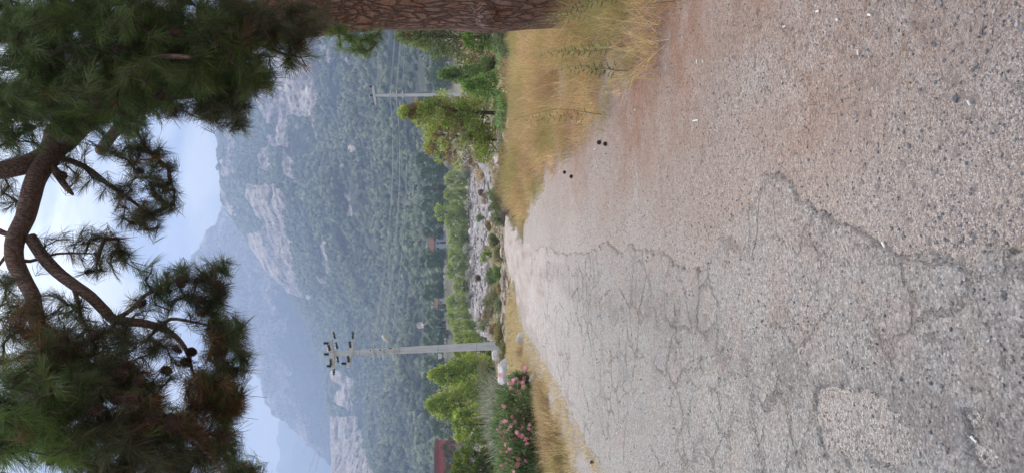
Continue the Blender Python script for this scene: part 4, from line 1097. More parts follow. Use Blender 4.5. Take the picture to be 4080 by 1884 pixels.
for (x, y) in ((1299, 1366), (1301, 1410), (1312, 1457), (1371, 1447)):
    insulator(pole1, 'pin_insulator', W(x, y, D1), (0.06, 0, 1), .30, .115, 5)
for (x, y, ax, dd) in ((1328, 1337, (1, .4, .35), .3), (1314, 1381, (1, -.5, .22), -.35), (1337, 1379, (1, .4, .30), .4), (1321, 1438, (-1, -.5, -.12), -.35), (1341, 1433, (1, .4, .28), .4), (1330, 1479, (-1, .2, 0.06), 0), (1404, 1336, (1, .3, .02), .2), (1397, 1368, (1, -.4, .05), -.35), (1391, 1425, (1, -.4, .06), -.4)):
    insulator(pole1, 'strain_insulator', offd(W(x, y, D1), dd), ax, .42, .10, 4)
for x in (1487, 1526, 1566):
    under(pole1, beam([offd(W(x - 2, 1386, D1), -.24), offd(W(x + 3, 1431, D1), -.24)], [.13, .13], [.09, .09]).build('bracket', M_CONC))
for (x, y) in ((1480, 1392), (1484, 1425), (1518, 1391), (1522, 1424), (1556, 1384)):
    insulator(pole1, 'spool_insulator', offd(W(x, y, D1), -.22), (0, 0, 1), .13, .055, 2)
# lamp
la, lb_, lc = W(1566, 1378, D1 - .25), W(1549, 1361, D1 - 1.0), W(1524, 1331, D1 - 1.9)
m = MB(); m.tube([la, la.lerp(lb_, .5), lb_], .03, 8); arm = under(pole1, m.build('lamp_arm', M_STEEL, smooth=True))
m = MB(); ax = (lc - lb_); m.lathe(lb_ - ax * .08, ax, [(0, .03), (.06, .055), (.25 * ax.length, .11), (.6 * ax.length, .15), (.9 * ax.length, .12), (1.06 * ax.length, .03)], 14)
under(pole1, m.build('lamp_head', plain('lamp_white', (0.72, 0.72, 0.72), .4, amt=.05), smooth=True))
m = MB(); m.box(W(1752, 1418, D1 - .05), (.30, .16, .20)); m.box(W(1760, 1417, D1 - .05), (.20, .14, .06))
under(pole1, m.build('junction_box', plain('box_white', (0.66, 0.65, 0.60), .5, amt=.06)))
D2 = 85.0
b2 = W(1895, 377, D2)
pole2 = empty('utility_pole', (b2.x, b2.y, thf(b2.x, b2.y)))
tag(pole2, 'distant pale concrete power pole with a single T arm, rising behind the young pines', 'utility pole')
b2.z = thf(b2.x, b2.y) - .4
M_CONW = plain('pale_concrete', (0.62, 0.62, 0.62), nscale=3, amt=.1)
under(pole2, column(b2, W(1497, 381, D2), .36, .28).build('column', M_CONW))
under(pole2, beam([W(1485, 343, D2), W(1491, 381, D2), W(1496, 418, D2)], [.18, .26, .18], [.2, .35, .2]).build('crossarm', M_CONW))
for (x, y) in ((1478, 346), (1480, 381), (1486, 416)): insulator(pole2, 'pin_insulator', W(x, y, D2), (0, 0, 1), .34, .15, 4)
for x in (1556, 1580, 1604): under(pole2, beam([offd(W(x - 1, 362, D2), -.22), offd(W(x + 1, 392, D2), -.22)], [.13, .13], [.09, .09]).build('bracket', M_CONW))
for (x, y) in ((1553, 364), (1554, 390), (1577, 364), (1578, 390), (1601, 364)): insulator(pole2, 'spool_insulator', offd(W(x, y, D2), -.22), (0, 0, 1), .14, .06, 2)
def wire(a, b_, sag, r, label_, name='power_line', grp=None, n=26):
    pts = []
    for i in range(n + 1):
        u = i / n; p = Vector(a).lerp(Vector(b_), u); p.z -= sag * 4 * u * (1 - u); pts.append(p)
    m = MB(); m.tube(pts, r, 5)
    return tag(m.build(name, M_WIRE, smooth=True), label_, 'wire', grp)
LV = [((1481, 1391), (1553, 364), (1566, -200)), ((1484, 1412), (1554, 390), (1570, -200)), ((1518, 1391), (1577, 364), (1589, -200)), ((1521, 1412), (1578, 390), (1592, -200)), ((1556, 1384), (1601, 364), (1606, -200))]
nmz = ['uppermost', 'second from the top', 'middle', 'second from the bottom', 'lowest']
for (a, b_, c), q in zip(LV, nmz):
    wire(offd(W(*a, D1), -.22), offd(W(*b_, D2), -.22), .75, .016, q + ' of five pale wires strung between the two concrete poles', grp='low wires between the poles')
    wire(offd(W(*b_, D2), -.22), W(*c, 150.0), .6, .020, q + ' of five wires between the distant pole and the bark trunk', grp='low wires beyond the far pole')
for a, b_, q in (((1299, 1366), (1478, 346), 'upper'), ((1301, 1410), (1480, 381), 'middle'), ((1371, 1447), (1486, 416), 'lower')):
    wire(W(*a, D1), W(*b_, D2), 1.2, .006, q + ' of three hair thin high wires strung between the pole tops', grp='high wires between the pole tops')
for a, b_, q in (((1330, 1486), (1203, 1884), 'upper'), ((1341, 1441), (1228, 1884), 'lower')):
    e = W(*b_, 34.0); s0 = W(*a, D1); e2 = s0 + (e - s0) * 1.9
    wire(s0, e2, .3, .006, q + ' of two thin wires leaving the lamp pole to the left', grp='thin wires left of the pole')

# ------------------------------------------------------------------ village houses
def wallmat(n, c): return plain(n, c, .9, 1.5, .1, .01)
M_WHITE = wallmat('white_render', (0.60, 0.58, 0.55)); M_MAROON = wallmat('maroon_render', (0.38, 0.09, 0.08)); M_BROWNR = wallmat('brown_tiles', (0.20, 0.09, 0.06))
M_GLASS = plain('dark_window', (0.03, 0.035, 0.04), .15, spec=.5); M_BLUER = wallmat('blue_sheet', (0.32, 0.45, 0.60)); M_ORANGE = wallmat('orange_render', (0.50, 0.26, 0.16)); M_PALEB = wallmat('pale_blue_render', (0.55, 0.62, 0.70))
def house(name, label_, px0, px1, py0, py1, d, dep, wall, roof, kind, nwin=2, tanks=0):
    """px0 roof top column, px1 wall foot column, py0..py1 its right and left edges"""
    if d > 250: d += 32; px0 += 5
    xr, xl = (942 - py0) / F * d, (942 - py1) / F * d
    ztop = CZ + (HZ - px0) / F * d; zb = min(CZ + (HZ - px1) / F * d, thf((xl + xr) / 2, d)) - .3
    w_ = xr - xl; cx = (xl + xr) / 2
    root = empty(name, (cx, d, zb)); tag(root, label_, 'house')
    rh = (ztop - zb) * (0.30 if kind == 'gable' else 0.06); wh = ztop - zb - rh
    m = MB(); m.box((cx, d + dep / 2, zb + wh / 2), (w_, dep, wh)); under(root, m.build('wall', wall))
    m = MB(); o_ = .45
    if kind == 'gable':
        x0, x1, y0_, y1_ = cx - w_ / 2 - o_, cx + w_ / 2 + o_, d - o_, d + dep + o_; z0_, z1_ = zb + wh - .05, ztop
        m.add([(x0, y0_, z0_), (x1, y0_, z0_), (x1, y1_, z0_), (x0, y1_, z0_), (x0 + .6, (y0_ + y1_) / 2, z1_), (x1 - .6, (y0_ + y1_) / 2, z1_), (x0, y0_, z0_ - .18), (x1, y0_, z0_ - .18), (x1, y1_, z0_ - .18), (x0, y1_, z0_ - .18)],
              f3=[(0, 4, 3), (1, 2, 5)], f4=[(0, 1, 5, 4), (2, 3, 4, 5), (6, 7, 1, 0), (7, 8, 2, 1), (8, 9, 3, 2), (9, 6, 0, 3), (6, 9, 8, 7)])
    else:
        m.box((cx, d + dep / 2, zb + wh + rh / 2 + .01), (w_ + .7, dep + .7, rh + .12)); 
    under(root, m.build('roof', roof))
    for i in range(nwin):
        wx = cx + (i - (nwin - 1) / 2) * w_ / max(nwin, 1) * .9; ww, whh = min(1.3, w_ * .14), min(1.3, wh * .3)
        m = MB(); m.box((wx, d - .01, zb + wh * .68), (ww, .10, whh)); fr = under(root, m.build('window', M_WHITE if wall is not M_WHITE else M_PALEB))
        m = MB(); m.box((wx - ww * .22, d - .065, zb + wh * .68), (ww * .36, .03, whh * .82)); m.box((wx + ww * .22, d - .065, zb + wh * .68), (ww * .36, .03, whh * .82)); g_ = m.build('pane', M_GLASS); g_.parent = fr
    m = MB(); m.box((cx + w_ * .02, d - .03, zb + wh * .28 + .1), (.95, .1, wh * .5)); under(root, m.build('door', M_BROWNR))
    for i in range(tanks):
        tx = cx - w_ * .2 + i * 1.8
        m = MB(); m.lathe((tx - .7, d + 1.2, ztop + 1.15), (1, 0, 0), [(0, .01), (.05, .3), (1.3, .3), (1.35, .01)], 12)
        for q in (0.2, 1.1): m.box((tx - .7 + q, d + 1.2, ztop + .42), (.06, .5, .9))
        under(root, m.build('water_tank', M_WHITE, smooth=False))
    return root
house('village_house', 'village house with brown gable roof and pale blue wall among dark trees', 1704, 1738, 932, 1003, 322, 7, M_PALEB, M_BROWNR, 'gable', 3, 1)
house('village_house', 'tiny white village house with a dark roof left of the river boulders', 1727, 1750, 1190, 1236, 318, 5, M_WHITE, M_BROWNR, 'gable', 2, 1)
house('village_house', 'small white cube house next to the blue roof', 1736, 1756, 1268, 1294, 316, 4, M_WHITE, M_WHITE, 'flat', 2)
house('village_shed', 'low shed with a light blue roof just right of the lamp pole', 1738, 1758, 1298, 1338, 314, 4, M_WHITE, M_BLUER, 'gable', 1)
house('village_house', 'white house with brown flat roof and long terrace by the rusty young pine', 1704, 1738, 545, 604, 324, 6, M_WHITE, M_BROWNR, 'flat', 4)
house('village_house', 'little hut with white gable and brown wall beneath the terrace house', 1750, 1772, 578, 612, 300, 4, M_BROWNR, M_WHITE, 'gable', 1)
house('village_house', 'small house with an orange wall deep in the dark trees', 1712, 1732, 737, 756, 322, 4, M_ORANGE, M_WHITE, 'flat', 2)
house('maroon_building', 'long maroon building with pale flat roof edge and white solar tanks', 1731, 1790, 1782, 2080, 215, 9, M_MAROON, M_BROWNR, 'flat', 4, 3)

# ------------------------------------------------------------------ rocks
def rock(name, p, s, seed, mat=None, lab=None, grp=None, cat='rock'):
    rng = np.random.default_rng(seed)
    import bmesh
    bm = bmesh.new(); bmesh.ops.create_icosphere(bm, subdivisions=4, radius=1)
    V = np.array([v.co[:] for v in bm.verts]); Fc = np.array([[q.index for q in f.verts] for f in bm.faces]); bm.free()
    o3 = rng.uniform(-50, 50, 3)
    r = 1 + .10 * fbm(V[:, 0] * 4 + o3[1], V[:, 1] * 4 + o3[0], V[:, 2] * 4, o=4, seed=seed + 3, ridged=True) + .34 * fbm(V[:, 0] * 1.1 + o3[0], V[:, 1] * 1.1 + o3[1], V[:, 2] * 1.1 + o3[2], o=4, seed=seed)
    for k in range(14):            # chipped flat faces
        n = rng.normal(0, 1, 3); n /= np.linalg.norm(n); c = rng.uniform(.62, .88); d = (V * r[:, None]) @ n
        r = np.where(d > c, r * (c + (d - c) * .15) / np.maximum(d, 1e-6), r)
    V = V * r[:, None] * np.array(s)
    o = mesh(name, V, Fc, mat or M_ROCK, smooth=True)
    o.location = (p.x, p.y, p.z + s[2] * .35); o.rotation_euler = (0, 0, rng.uniform(0, 3) * 0)
    for pl in o.data.polygons: pl.use_smooth = True
    return tag(o, lab, cat, grp)
RK = [(2036, 1485, 27, .95, .42, 'large white boulder between lamp pole and pink flowering bush', M_ROCKW), (2085, 1345, 16.0, .20, .17, 'pale wedge shaped stone at the left edge of the road', M_ROCKW),
      (2150, 1512, 13.6, .20, .13, 'grey rounded stone in dry grass under the flowering bush', M_ROCK), (2190, 1556, 12.6, .15, .10, 'small pale stone beside the rounded grey one near the road', M_ROCKW), (2218, 1585, 12.0, .2, .07, 'flat half buried stone in the dry verge grass', M_ROCK),
      (2235, 1722, 11.4, .22, .15, 'tan rounded stone in the left verge grass', M_ROCK), (2262, 1760, 10.6, .07, .05, 'very small stone next to the tan verge stone', M_ROCKW),
      (1978, 1565, 60, .9, .5, 'white boulder above the pink flowering bush', M_ROCKW), (1960, 1412, 62, .8, .5, 'white rock just left of the lamp pole foot', M_ROCKW), (1925, 845, 95, 1.0, .45, 'pale flat slab lying in the scrub below the river bed', M_ROCKW),
      (1886, 905, 170, 2.3, .7, 'long pale ledge at the near end of the river bed', M_ROCKW), (1850, 1236, 210, 1.1, 1.0, 'round white boulder at the far river edge', M_ROCKW), (1880, 1222, 190, .9, .7, 'grey boulder below the round white one', M_ROCK),
      (1848, 925, 215, 1.6, 1.0, 'pale boulder under the tallest bank pine', M_ROCKW), (1836, 1038, 222, 1.3, .9, 'rounded boulder at the foot of the bank pines', M_ROCKW), (1870, 750, 180, 1.0, .7, 'grey boulder at the right part of the river bed', M_ROCK),
      (1900, 1048, 150, .6, .5, 'small white stone in the middle of the river bed', M_ROCKW), (1943, 1012, 105, .8, .5, 'pale rock beside the scrub strip', M_ROCKW), (1948, 990, 104, .6, .5, 'smaller rock right of the pale scrub rock', M_ROCK),
      (1975, 1250, 56, .35, .25, 'tan stone on the red bank below the olive bush', M_ROCK), (2005, 1172, 40, .22, .15, 'oval tan stone beside the track end', M_ROCK), (1992, 1262, 48, .3, .2, 'white stone in the bank rubble', M_ROCKW), (2014, 1300, 38, .2, .14, 'pale stone below the olive bushes', M_ROCKW),
      (1728, 1102, 330, 1.6, 1.7, 'white craggy rock standing between the village trees', M_ROCKW), (1966, 1075, 72, .5, .3, 'grey stone on the near bank', M_ROCK), (2098, 925, 16.5, .22, .16, 'white stone at the tip of the right verge', M_ROCKW), (2100, 955, 16.2, .14, .1, 'small stone at the very tip of the right verge', M_ROCKW)]
for i, (px, py, d, w_, h_, l, mt) in enumerate(RK):
    p = on(0, py, d); zc = CZ + (HZ - px) / F * d
    p.z = zc - h_ * .35 if zc - h_ > p.z + .6 else p.z
    p.z = thf(p.x, p.y) - h_ * .35; w_ *= .78
    rock('boulder' if w_ > .5 else 'stone', p, (w_, w_ * .8, h_), 200 + i, mt, l)
def scatter_stones(name, label_, pts, sizes, cols, seed, mat=None):
    rng = np.random.default_rng(seed)
    S = sizes[:, None] * rng.uniform(.6, 1.25, (len(sizes), 3)) * np.array([1, 1, .62])
    V, Fc = ico_cloud(pts, S, rng, .18)
    c = np.repeat(cols, 12, 0)
    return tag(mesh(name, V, Fc, M_PEB, smooth=False, col=c), label_, 'stones', kind='stuff')
rs = np.random.default_rng(77)
n = 5200
x = rs.uniform(-45, 40, n); y = rs.uniform(100, 236, n)
k = poly_sd(x, y, RIVER) < 1.5; x, y = x[k], y[k]
sz = 0.12 + 0.55 * rs.random(len(x)) ** 5
b_ = rs.uniform(.6, 1.25, (len(x), 1))
scatter_stones('river_stones', 'grey and pinkish cobbles filling the dry river bed', np.stack([x, y, th(x, y) + sz * .2], -1), sz, np.array([[.31, .275, .255]]) * b_, 5)
n = 2600
y = rs.uniform(22, 100, n); x = rs.uniform(-.30, .16, n) * y
k = (poly_sd(x, y, DIRT) > .3); x, y = x[k], y[k]
sz = 0.05 + 0.32 * rs.random(len(x)) ** 6 + y * .0006
scatter_stones('bank_stones', 'loose tan and white stones strewn over the near bank', np.stack([x, y, th(x, y) + sz * .2], -1), sz, np.array([[.38, .31, .245]]) * rs.uniform(.6, 1.3, (len(x), 1)), 6)

# ------------------------------------------------------------------ bushes
BU = [ # px_top, py, depth, width, name, palette, leaf, n, label
 (1985, 700, 22, 1.6, 'dry_bush', G_BROWN + G_OLIVE, .075, 4200, 'rust brown dry bush left of the tall golden grass'),
 (1990, 620, 24, 1.1, 'dry_bush', G_OLIVE + G_BROWN, .075, 2400, 'smaller olive brown bush right behind the rust brown one'),
 (1938, 800, 36, 1.7, 'scrub_bush', G_GREY, .10, 3600, 'grey green bush rising above the tip of the golden grass'),
 (1945, 870, 48, 1.9, 'scrub_bush', G_GREY, .12, 2400, 'grey green bush hiding the bend of the dirt track'),
 (2002, 840, 25, .9, 'dry_bush', [(.26, .22, .22), (.2, .17, .17)], .06, 2000, 'low purplish grey twiggy bush beside the dirt track'),
 (1945, 960, 62, 1.8, 'scrub_bush', G_GREY + G_OLIVE, .14, 2000, 'grey olive bush directly above the track end'),
 (1925, 1180, 60, 3.0, 'olive_bush', G_OLIVE + G_GREY, .13, 3800, 'wide olive green bush on the near bank'),
 (1930, 1110, 66, 2.6, 'scrub_bush', [(.13, .18, .08), (.16, .2, .09)], .13, 3000, 'fresh green bush right of the wide olive one'),
 (1975, 1330, 40, 1.8, 'olive_bush', G_OLIVE, .09, 3600, 'yellow olive bush right of the lamp pole foot'),
 (2003, 1400, 36, 1.6, 'olive_bush', G_OLIVE, .08, 3400, 'yellow olive bush hiding the foot of the lamp pole'),
 (1985, 1300, 44, 1.4, 'scrub_bush', G_GREY, .09, 2000, 'small grey green bush between the two yellow olive ones'),
 (1942, 1310, 62, 1.6, 'dry_bush', G_BROWN, .11, 1600, 'dark brown dead bush above the yellow olive ones'),
 (2004, 1455, 34, .9, 'olive_bush', G_OLIVE, .08, 1800, 'low olive bush left of the lamp pole foot'),
 (1895, 1108, 150, 2.2, 'dry_bush', G_BROWN, .3, 900, 'round brown bush alone on the river cobbles'),
 (1905, 768, 130, 1.8, 'dry_bush', G_BROWN, .26, 800, 'small brown bush at the right end of the river bed'),
 (1925, 795, 115, 2.2, 'dry_bush', G_STRAW + G_BROWN, .24, 1000, 'straw coloured bush next to the pale slab'),
 (1898, 868, 130, 2.2, 'scrub_bush', [(.18, .28, .07)], .24, 900, 'vivid green bush above the pale slab'),
 (1935, 900, 100, 2.6, 'olive_bush', G_OLIVE + G_BROWN, .2, 1300, 'brownish bush in the scrub strip below the river ledge'),
 (1895, 700, 120, 3.2, 'dry_bush', G_STRAW, .24, 1300, 'pale straw bush on the river bank by the track'),
 (1880, 620, 120, 3.4, 'scrub_bush', G_GREY + G_STRAW, .24, 1500, 'pale grey shrub right of the straw bush'),
 (1830, 690, 200, 5.0, 'scrub_bush', G_SILV + G_GREY, .36, 1500, 'washed out silver shrub at the right end of the pine row'),
 (1845, 990, 205, 4.0, 'scrub_bush', G_SILV, .34, 1100, 'silver shrub under the bank pines'),
 (1850, 1090, 200, 4.2, 'scrub_bush', G_SILV, .34, 1100, 'long silver shrub above the lone brown bush'),
 (1855, 820, 200, 4.2, 'scrub_bush', G_SILV + G_GREY, .34, 1100, 'silver shrub below the twin topped pine'),
 (1855, 1180, 195, 3.4, 'scrub_bush', G_SILV, .34, 900, 'small silver shrub near the round boulder'),
 (1850, 1350, 120, 3.2, 'scrub_bush', [(.2, .29, .06), (.16, .24, .05)], .2, 1600, 'bright green scrub right behind the lamp pole'),
 (1900, 1290, 100, 3.4, 'olive_bush', G_OLIVE + [(.2, .28, .07)], .2, 1600, 'bushy green scrub by the dark dead bush'),
 (1900, 1470, 66, 2.8, 'scrub_bush', G_GREY + G_OLIVE, .15, 2200, 'grey olive scrub under the tall bright pine'),
 (1900, 1560, 58, 2.6, 'scrub_bush', G_GREY, .13, 2200, 'grey scrub between the bright pines and the pink flowers'),
 (1800, 1780, 150, 7.0, 'scrub_bush', G_GREY, .3, 2200, 'dull green scrub below the maroon building'),
 (1800, 1850, 120, 5.0, 'scrub_bush', G_GREY + [(.12, .17, .06)], .26, 1800, 'green scrub at the left picture edge below the maroon building'),
 (1880, 1800, 64, 2.4, 'dry_bush', G_STRAW + G_GREY, .13, 2000, 'straw and grey scrub above the left part of the pink flowers'),
 (1965, 130, 20, 1.6, 'scrub_bush', G_GREY + [(.12, .12, .08)], .075, 4200, 'dark grey green bush hugging the foot of the big trunk'),
 (1980, 215, 24, 1.5, 'scrub_bush', [(.22, .31, .12), (.28, .36, .15)], .08, 3600, 'soft green bush behind the golden grass, near the trunk'),
 (1995, 300, 22, 1.7, 'dry_bush', G_GREY + G_STRAW, .075, 3400, 'thin dry bush in the middle behind the golden grass'),
 (1975, 390, 26, 1.6, 'scrub_bush', [(.23, .34, .11), (.18, .27, .10)], .085, 3400, 'green feathery bush below the rusty young pine'),
 (1985, 480, 27, 1.7, 'scrub_bush', [(.27, .39, .15), (.22, .30, .13)], .085, 3400, 'light green bush left of the feathery one'),
 (1998, 560, 30, 1.5, 'scrub_bush', G_GREY + [(.17, .24, .09)], .09, 2600, 'pale green bush covering the near side of the track'),
 (1845, 250, 55, 3.0, 'olive_bush', G_OLIVE + G_STRAW, .14, 2200, 'olive scrub under the slender green pine'),
 (1930, 250, 38, 1.8, 'dry_bush', G_STRAW + G_BROWN, .10, 2000, 'straw brown scrub on the near edge of the track'),
 (1958, 330, 36, 1.4, 'dry_bush', G_STRAW, .10, 1500, 'small straw scrub beside the light track'),
 (1968, 1010, 46, 1.5, 'olive_bush', G_OLIVE + G_GREY, .10, 2200, 'olive bush on the bank just above the pale track'),
 (1962, 1085, 52, 1.7, 'scrub_bush', [(.22, .31, .10), (.18, .26, .09)], .11, 2400, 'fresh green low bush on the bank above the track'),
 (1972, 1145, 44, 1.2, 'dry_bush', G_STRAW + G_OLIVE, .09, 1600, 'straw olive bush on the bank above the track'),
 (1978, 1215, 40, 1.3, 'scrub_bush', G_GREY + [(.22, .3, .1)], .09, 2000, 'grey green bush on the stony bank near the oval stone'),
 (1915, 1010, 90, 3.0, 'scrub_bush', G_GREY + G_PINE, .18, 1800, 'yellow green bush at the near edge of the river cobbles'),
 (1912, 1240, 85, 2.8, 'dry_bush', G_OLIVE + G_BROWN, .17, 1700, 'brown olive bush at the near edge of the cobbles, towards the pole'),
]
for i, (xt, py, d, w_, nm, pal, lf, n, l) in enumerate(BU):
    p, h = fit(d, xt, py); h = max(h, .3)
    o = shrub(nm, p, w_, h, pal, lf, n, 300 + i); tag(o, l, 'bush')

# oleander with pink flowers
ol = []
M_PINK = plain('pink_petal', (0.82, 0.38, 0.44), .6, nscale=30, amt=.15)
def petals(name):
    m = MB()
    for k in range(5):
        a = k * 1.2566; c, s_ = math.cos(a), math.sin(a)
        m.add([(0, 0, 0), (c * .03 - s_ * .018, s_ * .03 + c * .018, .012), (c * .048, s_ * .048, .008), (c * .03 + s_ * .018, s_ * .03 - c * .018, .012)], f4=[(0, 1, 2, 3)])
        a2 = a + .6; c, s_ = math.cos(a2) * .7, math.sin(a2) * .7
        m.add([(.01, .01, .02), (c * .03 - s_ * .018, s_ * .03 + c * .018, .035), (c * .048, s_ * .048, .03), (c * .03 + s_ * .018, s_ * .03 - c * .018, .035)], f4=[(0, 1, 2, 3)])
    return m.build(name, M_PINK)
fl0 = None
rf = np.random.default_rng(9)
for i, (xt, py, d, w_, n, nf, l) in enumerate([(1975, 1655, 13.2, 1.6, 6000, 44, 'pink flowering oleander bush, its tallest and fullest part left of the white boulder'), (1985, 1800, 12.5, 1.45, 5200, 34, 'pink flowering oleander clump second from the left picture edge'),
                                              (2010, 1900, 12.0, 1.2, 3400, 16, 'pink flowering oleander clump cut by the left picture edge'), (2030, 1540, 14.0, .9, 3600, 14, 'small pink flowering oleander shoot in front of the white boulder')]):
    p, h = fit(d, xt, py)
    o = shrub('oleander', p, w_, h, [(0.16, 0.26, 0.10), (0.21, 0.31, 0.125), (0.12, 0.20, 0.08), (.27, .31, .14)], .095, n, 500 + i, ncl=34, stems=26, asp=5.0, up=1.0)
    tag(o, l, 'bush', 'pink flowering oleanders')
    for k in range(nf):
        a = rf.uniform(0, 6.28); u = rf.random()
        q = (math.cos(a) * w_ * .5 * math.sqrt(u), -abs(math.sin(a)) * w_ * .5 * rf.uniform(.6, 1), h * rf.uniform(.35, 1.0))
        if fl0 is None: f_ = fl0 = petals('flower')
        else: f_ = fl0.copy(); COL.objects.link(f_)
        f_.parent = o; f_.location = q; f_.rotation_euler = (rf.uniform(.3, 1.6), rf.uniform(-.5, .5), rf.uniform(0, 6)); s = rf.uniform(.7, 1.3); f_.scale = (s, s, s)
# silver reeds behind it
def reeds(root_name, p, w_, h, n, seed, pal, lab, cat='reeds', grp=None, wd=.02, lean=.35, part='stalks'):
    rng = np.random.default_rng(seed)
    root = empty(root_name, p); tag(root, lab, cat, grp)
    V, f3, f4, c = blades(np.stack([rng.normal(0, w_ * .22, n), rng.normal(0, w_ * .22, n), np.zeros(n)], -1), h, wd, lean, pal, rng)
    mesh(part, V, [f4, f3], M_GRASS, root, col=c); return root
def blades(P, h, wd, lean, pal, rng, dirn=None):
    n = len(P)
    a = rng.uniform(0, 6.283, n); ln = np.abs(rng.normal(lean, lean * .5, n))
    D_ = np.stack([np.cos(a) * ln, np.sin(a) * ln, np.ones(n)], -1)
    if dirn is not None: D_ = D_ + np.array(dirn)
    D_ /= np.linalg.norm(D_, axis=1, keepdims=True)
    h = np.broadcast_to(h, (n,)) * rng.uniform(.55, 1.1, n)
    w = np.cross(D_, rng.normal(0, 1, (n, 3))); w /= np.linalg.norm(w, axis=1, keepdims=True) + 1e-9; w *= wd / 2
    P1 = P + D_ * (h * .55)[:, None]
    D2 = D_ + np.stack([np.cos(a) * .35, np.sin(a) * .35, -.25 * np.ones(n)], -1) * (ln / max(lean, .01))[:, None]; D2 /= np.linalg.norm(D2, axis=1, keepdims=True)
    P2 = P1 + D2 * (h * .45)[:, None]
    V = np.stack([P - w, P + w, P1 - w * .8, P1 + w * .8, P2], 1).reshape(-1, 3)
    i = (np.arange(n) * 5)[:, None]
    pal = np.asarray(pal, float)
    c = pal[rng.choice(len(pal), n)] * rng.uniform(.75, 1.25, (n, 1))
    return V, i + np.array([[2, 3, 4]]), i + np.array([[0, 1, 3, 2]]), np.repeat(c, 5, 0)
for i, (xt, py, d, w_, l) in enumerate([(1885, 1640, 30, 1.3, 'silvery plumed reeds rising just above the middle of the pink flowers'), (1900, 1700, 29, 1.5, 'silvery plumed reeds in the centre of the reed row'), (1925, 1750, 28, 1.4, 'pinkish silver reeds at the left of the reed row'), (1870, 1590, 34, 1.2, 'thin grey reeds at the right of the reed row')]):
    p, h = fit(d, xt, py); reeds('reed_clump', p, w_ * 1.6, h, 300, 520 + i, G_SILV + [(.45, .38, .33), (.2, .26, .11), (.25, .3, .14)], l, grp='silver reeds behind the oleander', wd=.04, lean=.42)

# ------------------------------------------------------------------ dry grass
rgx = np.random.default_rng(31)
EDGE = [gz(*p) for p in [(2085, 985), (2120, 850), (2180, 760), (2250, 680), (2330, 600), (2420, 540), (2500, 440), (2570, 330), (2640, 200), (2740, 60), (2850, -150)]]
GR = EDGE + [(4.5, 3.6), (6.5, 6), (7.5, 12), (6.0, 19), (3.0, 21), (.9, 19)]
def fill(poly, n, rng, soft=.35, nscale=1.9, thr=-.13):
    P = np.array(poly); lo, hi = P.min(0), P.max(0)
    x = rng.uniform(lo[0], hi[0], n); y = rng.uniform(lo[1], hi[1], n)
    sd = poly_sd(x, y, poly)
    k = (sd < 0) & (rng.random(n) < np.clip(-sd / soft, .05, 1)) & (fbm(x * nscale, y * nscale, o=3, seed=8) > thr * np.ones(n) - np.clip(-sd, 0, 1) * .2)
    return x[k], y[k], -sd[k]
x, y, s_ = fill(GR, 185000, rgx)
hh = 0.16 + 0.42 * sstep(.05, 1.0, s_) * (1 - .35 * sstep(2.2, 4, x)) * (0.75 + .5 * fbm(x * .9, y * .9, o=2, seed=4))
hh *= (0.62 + 0.38 * sstep(5.2, 8.5, y)) * (0.72 + 0.75 * np.clip(fbm(x * 2.6, y * 2.0, o=3, seed=19) + .35, 0, 1.2))
G_GOLD = [(.66, .47, .22), (.74, .56, .29), (.56, .42, .19), (.46, .37, .16), (.74, .62, .40), (.56, .34, .18)]
V, f3, f4, c = blades(np.stack([x, y, th(x, y) - .02], -1), hh, .0048, .46, G_GOLD, rgx, dirn=(-.12, -.05, 0))
gn = np.repeat(fbm(x * 1.3, y * 1.1, o=4, seed=23), 5)[:, None]; gn2 = np.repeat(fbm(x * 1.7, y * 1.7, o=4, seed=29), 5)[:, None]
c = c * (1 + .5 * gn2); w_g = np.clip((gn - .02) * 3.2, 0, .8); c = c * (1 - w_g) + np.array([.36, .35, .12]) * w_g
w_r = np.clip((-gn - .12) * 3.0, 0, .75); c = c * (1 - w_r) + np.array([.46, .27, .16]) * w_r
tag(mesh('dry_grass', V, [f4, f3], M_GRASS, col=c), 'tall golden dry grass on the right verge in front of the big trunk', 'grass', kind='stuff')
LG = [gz(*p) for p in [(2085, 1300), (2130, 1360), (2170, 1430), (2215, 1500), (2270, 1590), (2310, 1670), (2350, 1745), (2440, 1900)]]
LG = LG + [(-2.6, 5), (-5.5, 5), (-7, 12), (-6, 26), (-1.3, 26), (-1.5, 20)]
x, y, s_ = fill(LG, 120000, rgx, .10, 1.5, -.3)
hh = 0.08 + 0.09 * sstep(.1, .9, s_) + 0.05 * np.clip(fbm(x * 1.2, y * 1.2, o=2, seed=14), 0, 1) * 2
V, f3, f4, c = blades(np.stack([x, y, th(x, y) - .01], -1), hh, .005, .4, [(.72, .54, .30), (.62, .45, .24), (.76, .62, .38), (.48, .43, .18)], rgx)
tag(mesh('verge_grass', V, [f4, f3], M_GRASS, col=c), 'low straw coloured grass along the left road edge', 'grass', kind='stuff')
# distant herbs on the bank and valley floor
n = 60000
y = rgx.uniform(20, 235, n) ; x = rgx.uniform(-.36, .36, n) * y
k = (poly_sd(x, y, DIRT) > .3) & (poly_sd(x, y, RIVER) > 0) & (fbm(x * .22, y * .16, o=4, seed=66) > -.12); x, y = x[k], y[k]
V, f3, f4, c = blades(np.stack([x, y, th(x, y) - .02], -1), .12 + y * .0028, .02, .5, [(.42, .31, .19), (.30, .27, .12), (.22, .24, .10), (.18, .22, .09), (.40, .26, .15), (.48, .38, .24)], rgx)
V = V.reshape(-1, 5, 3); cen = V[:, :1, :]; wsc = (1 + V[:, :1, 1:2] * .10); V = (cen + (V - cen) * np.concatenate([wsc, wsc, np.ones_like(wsc)], 2)).reshape(-1, 3)
tag(mesh('low_scrub', V, [f4, f3], M_GRASS, col=c), 'thin dry herbs covering the valley floor', 'scrub', kind='stuff')
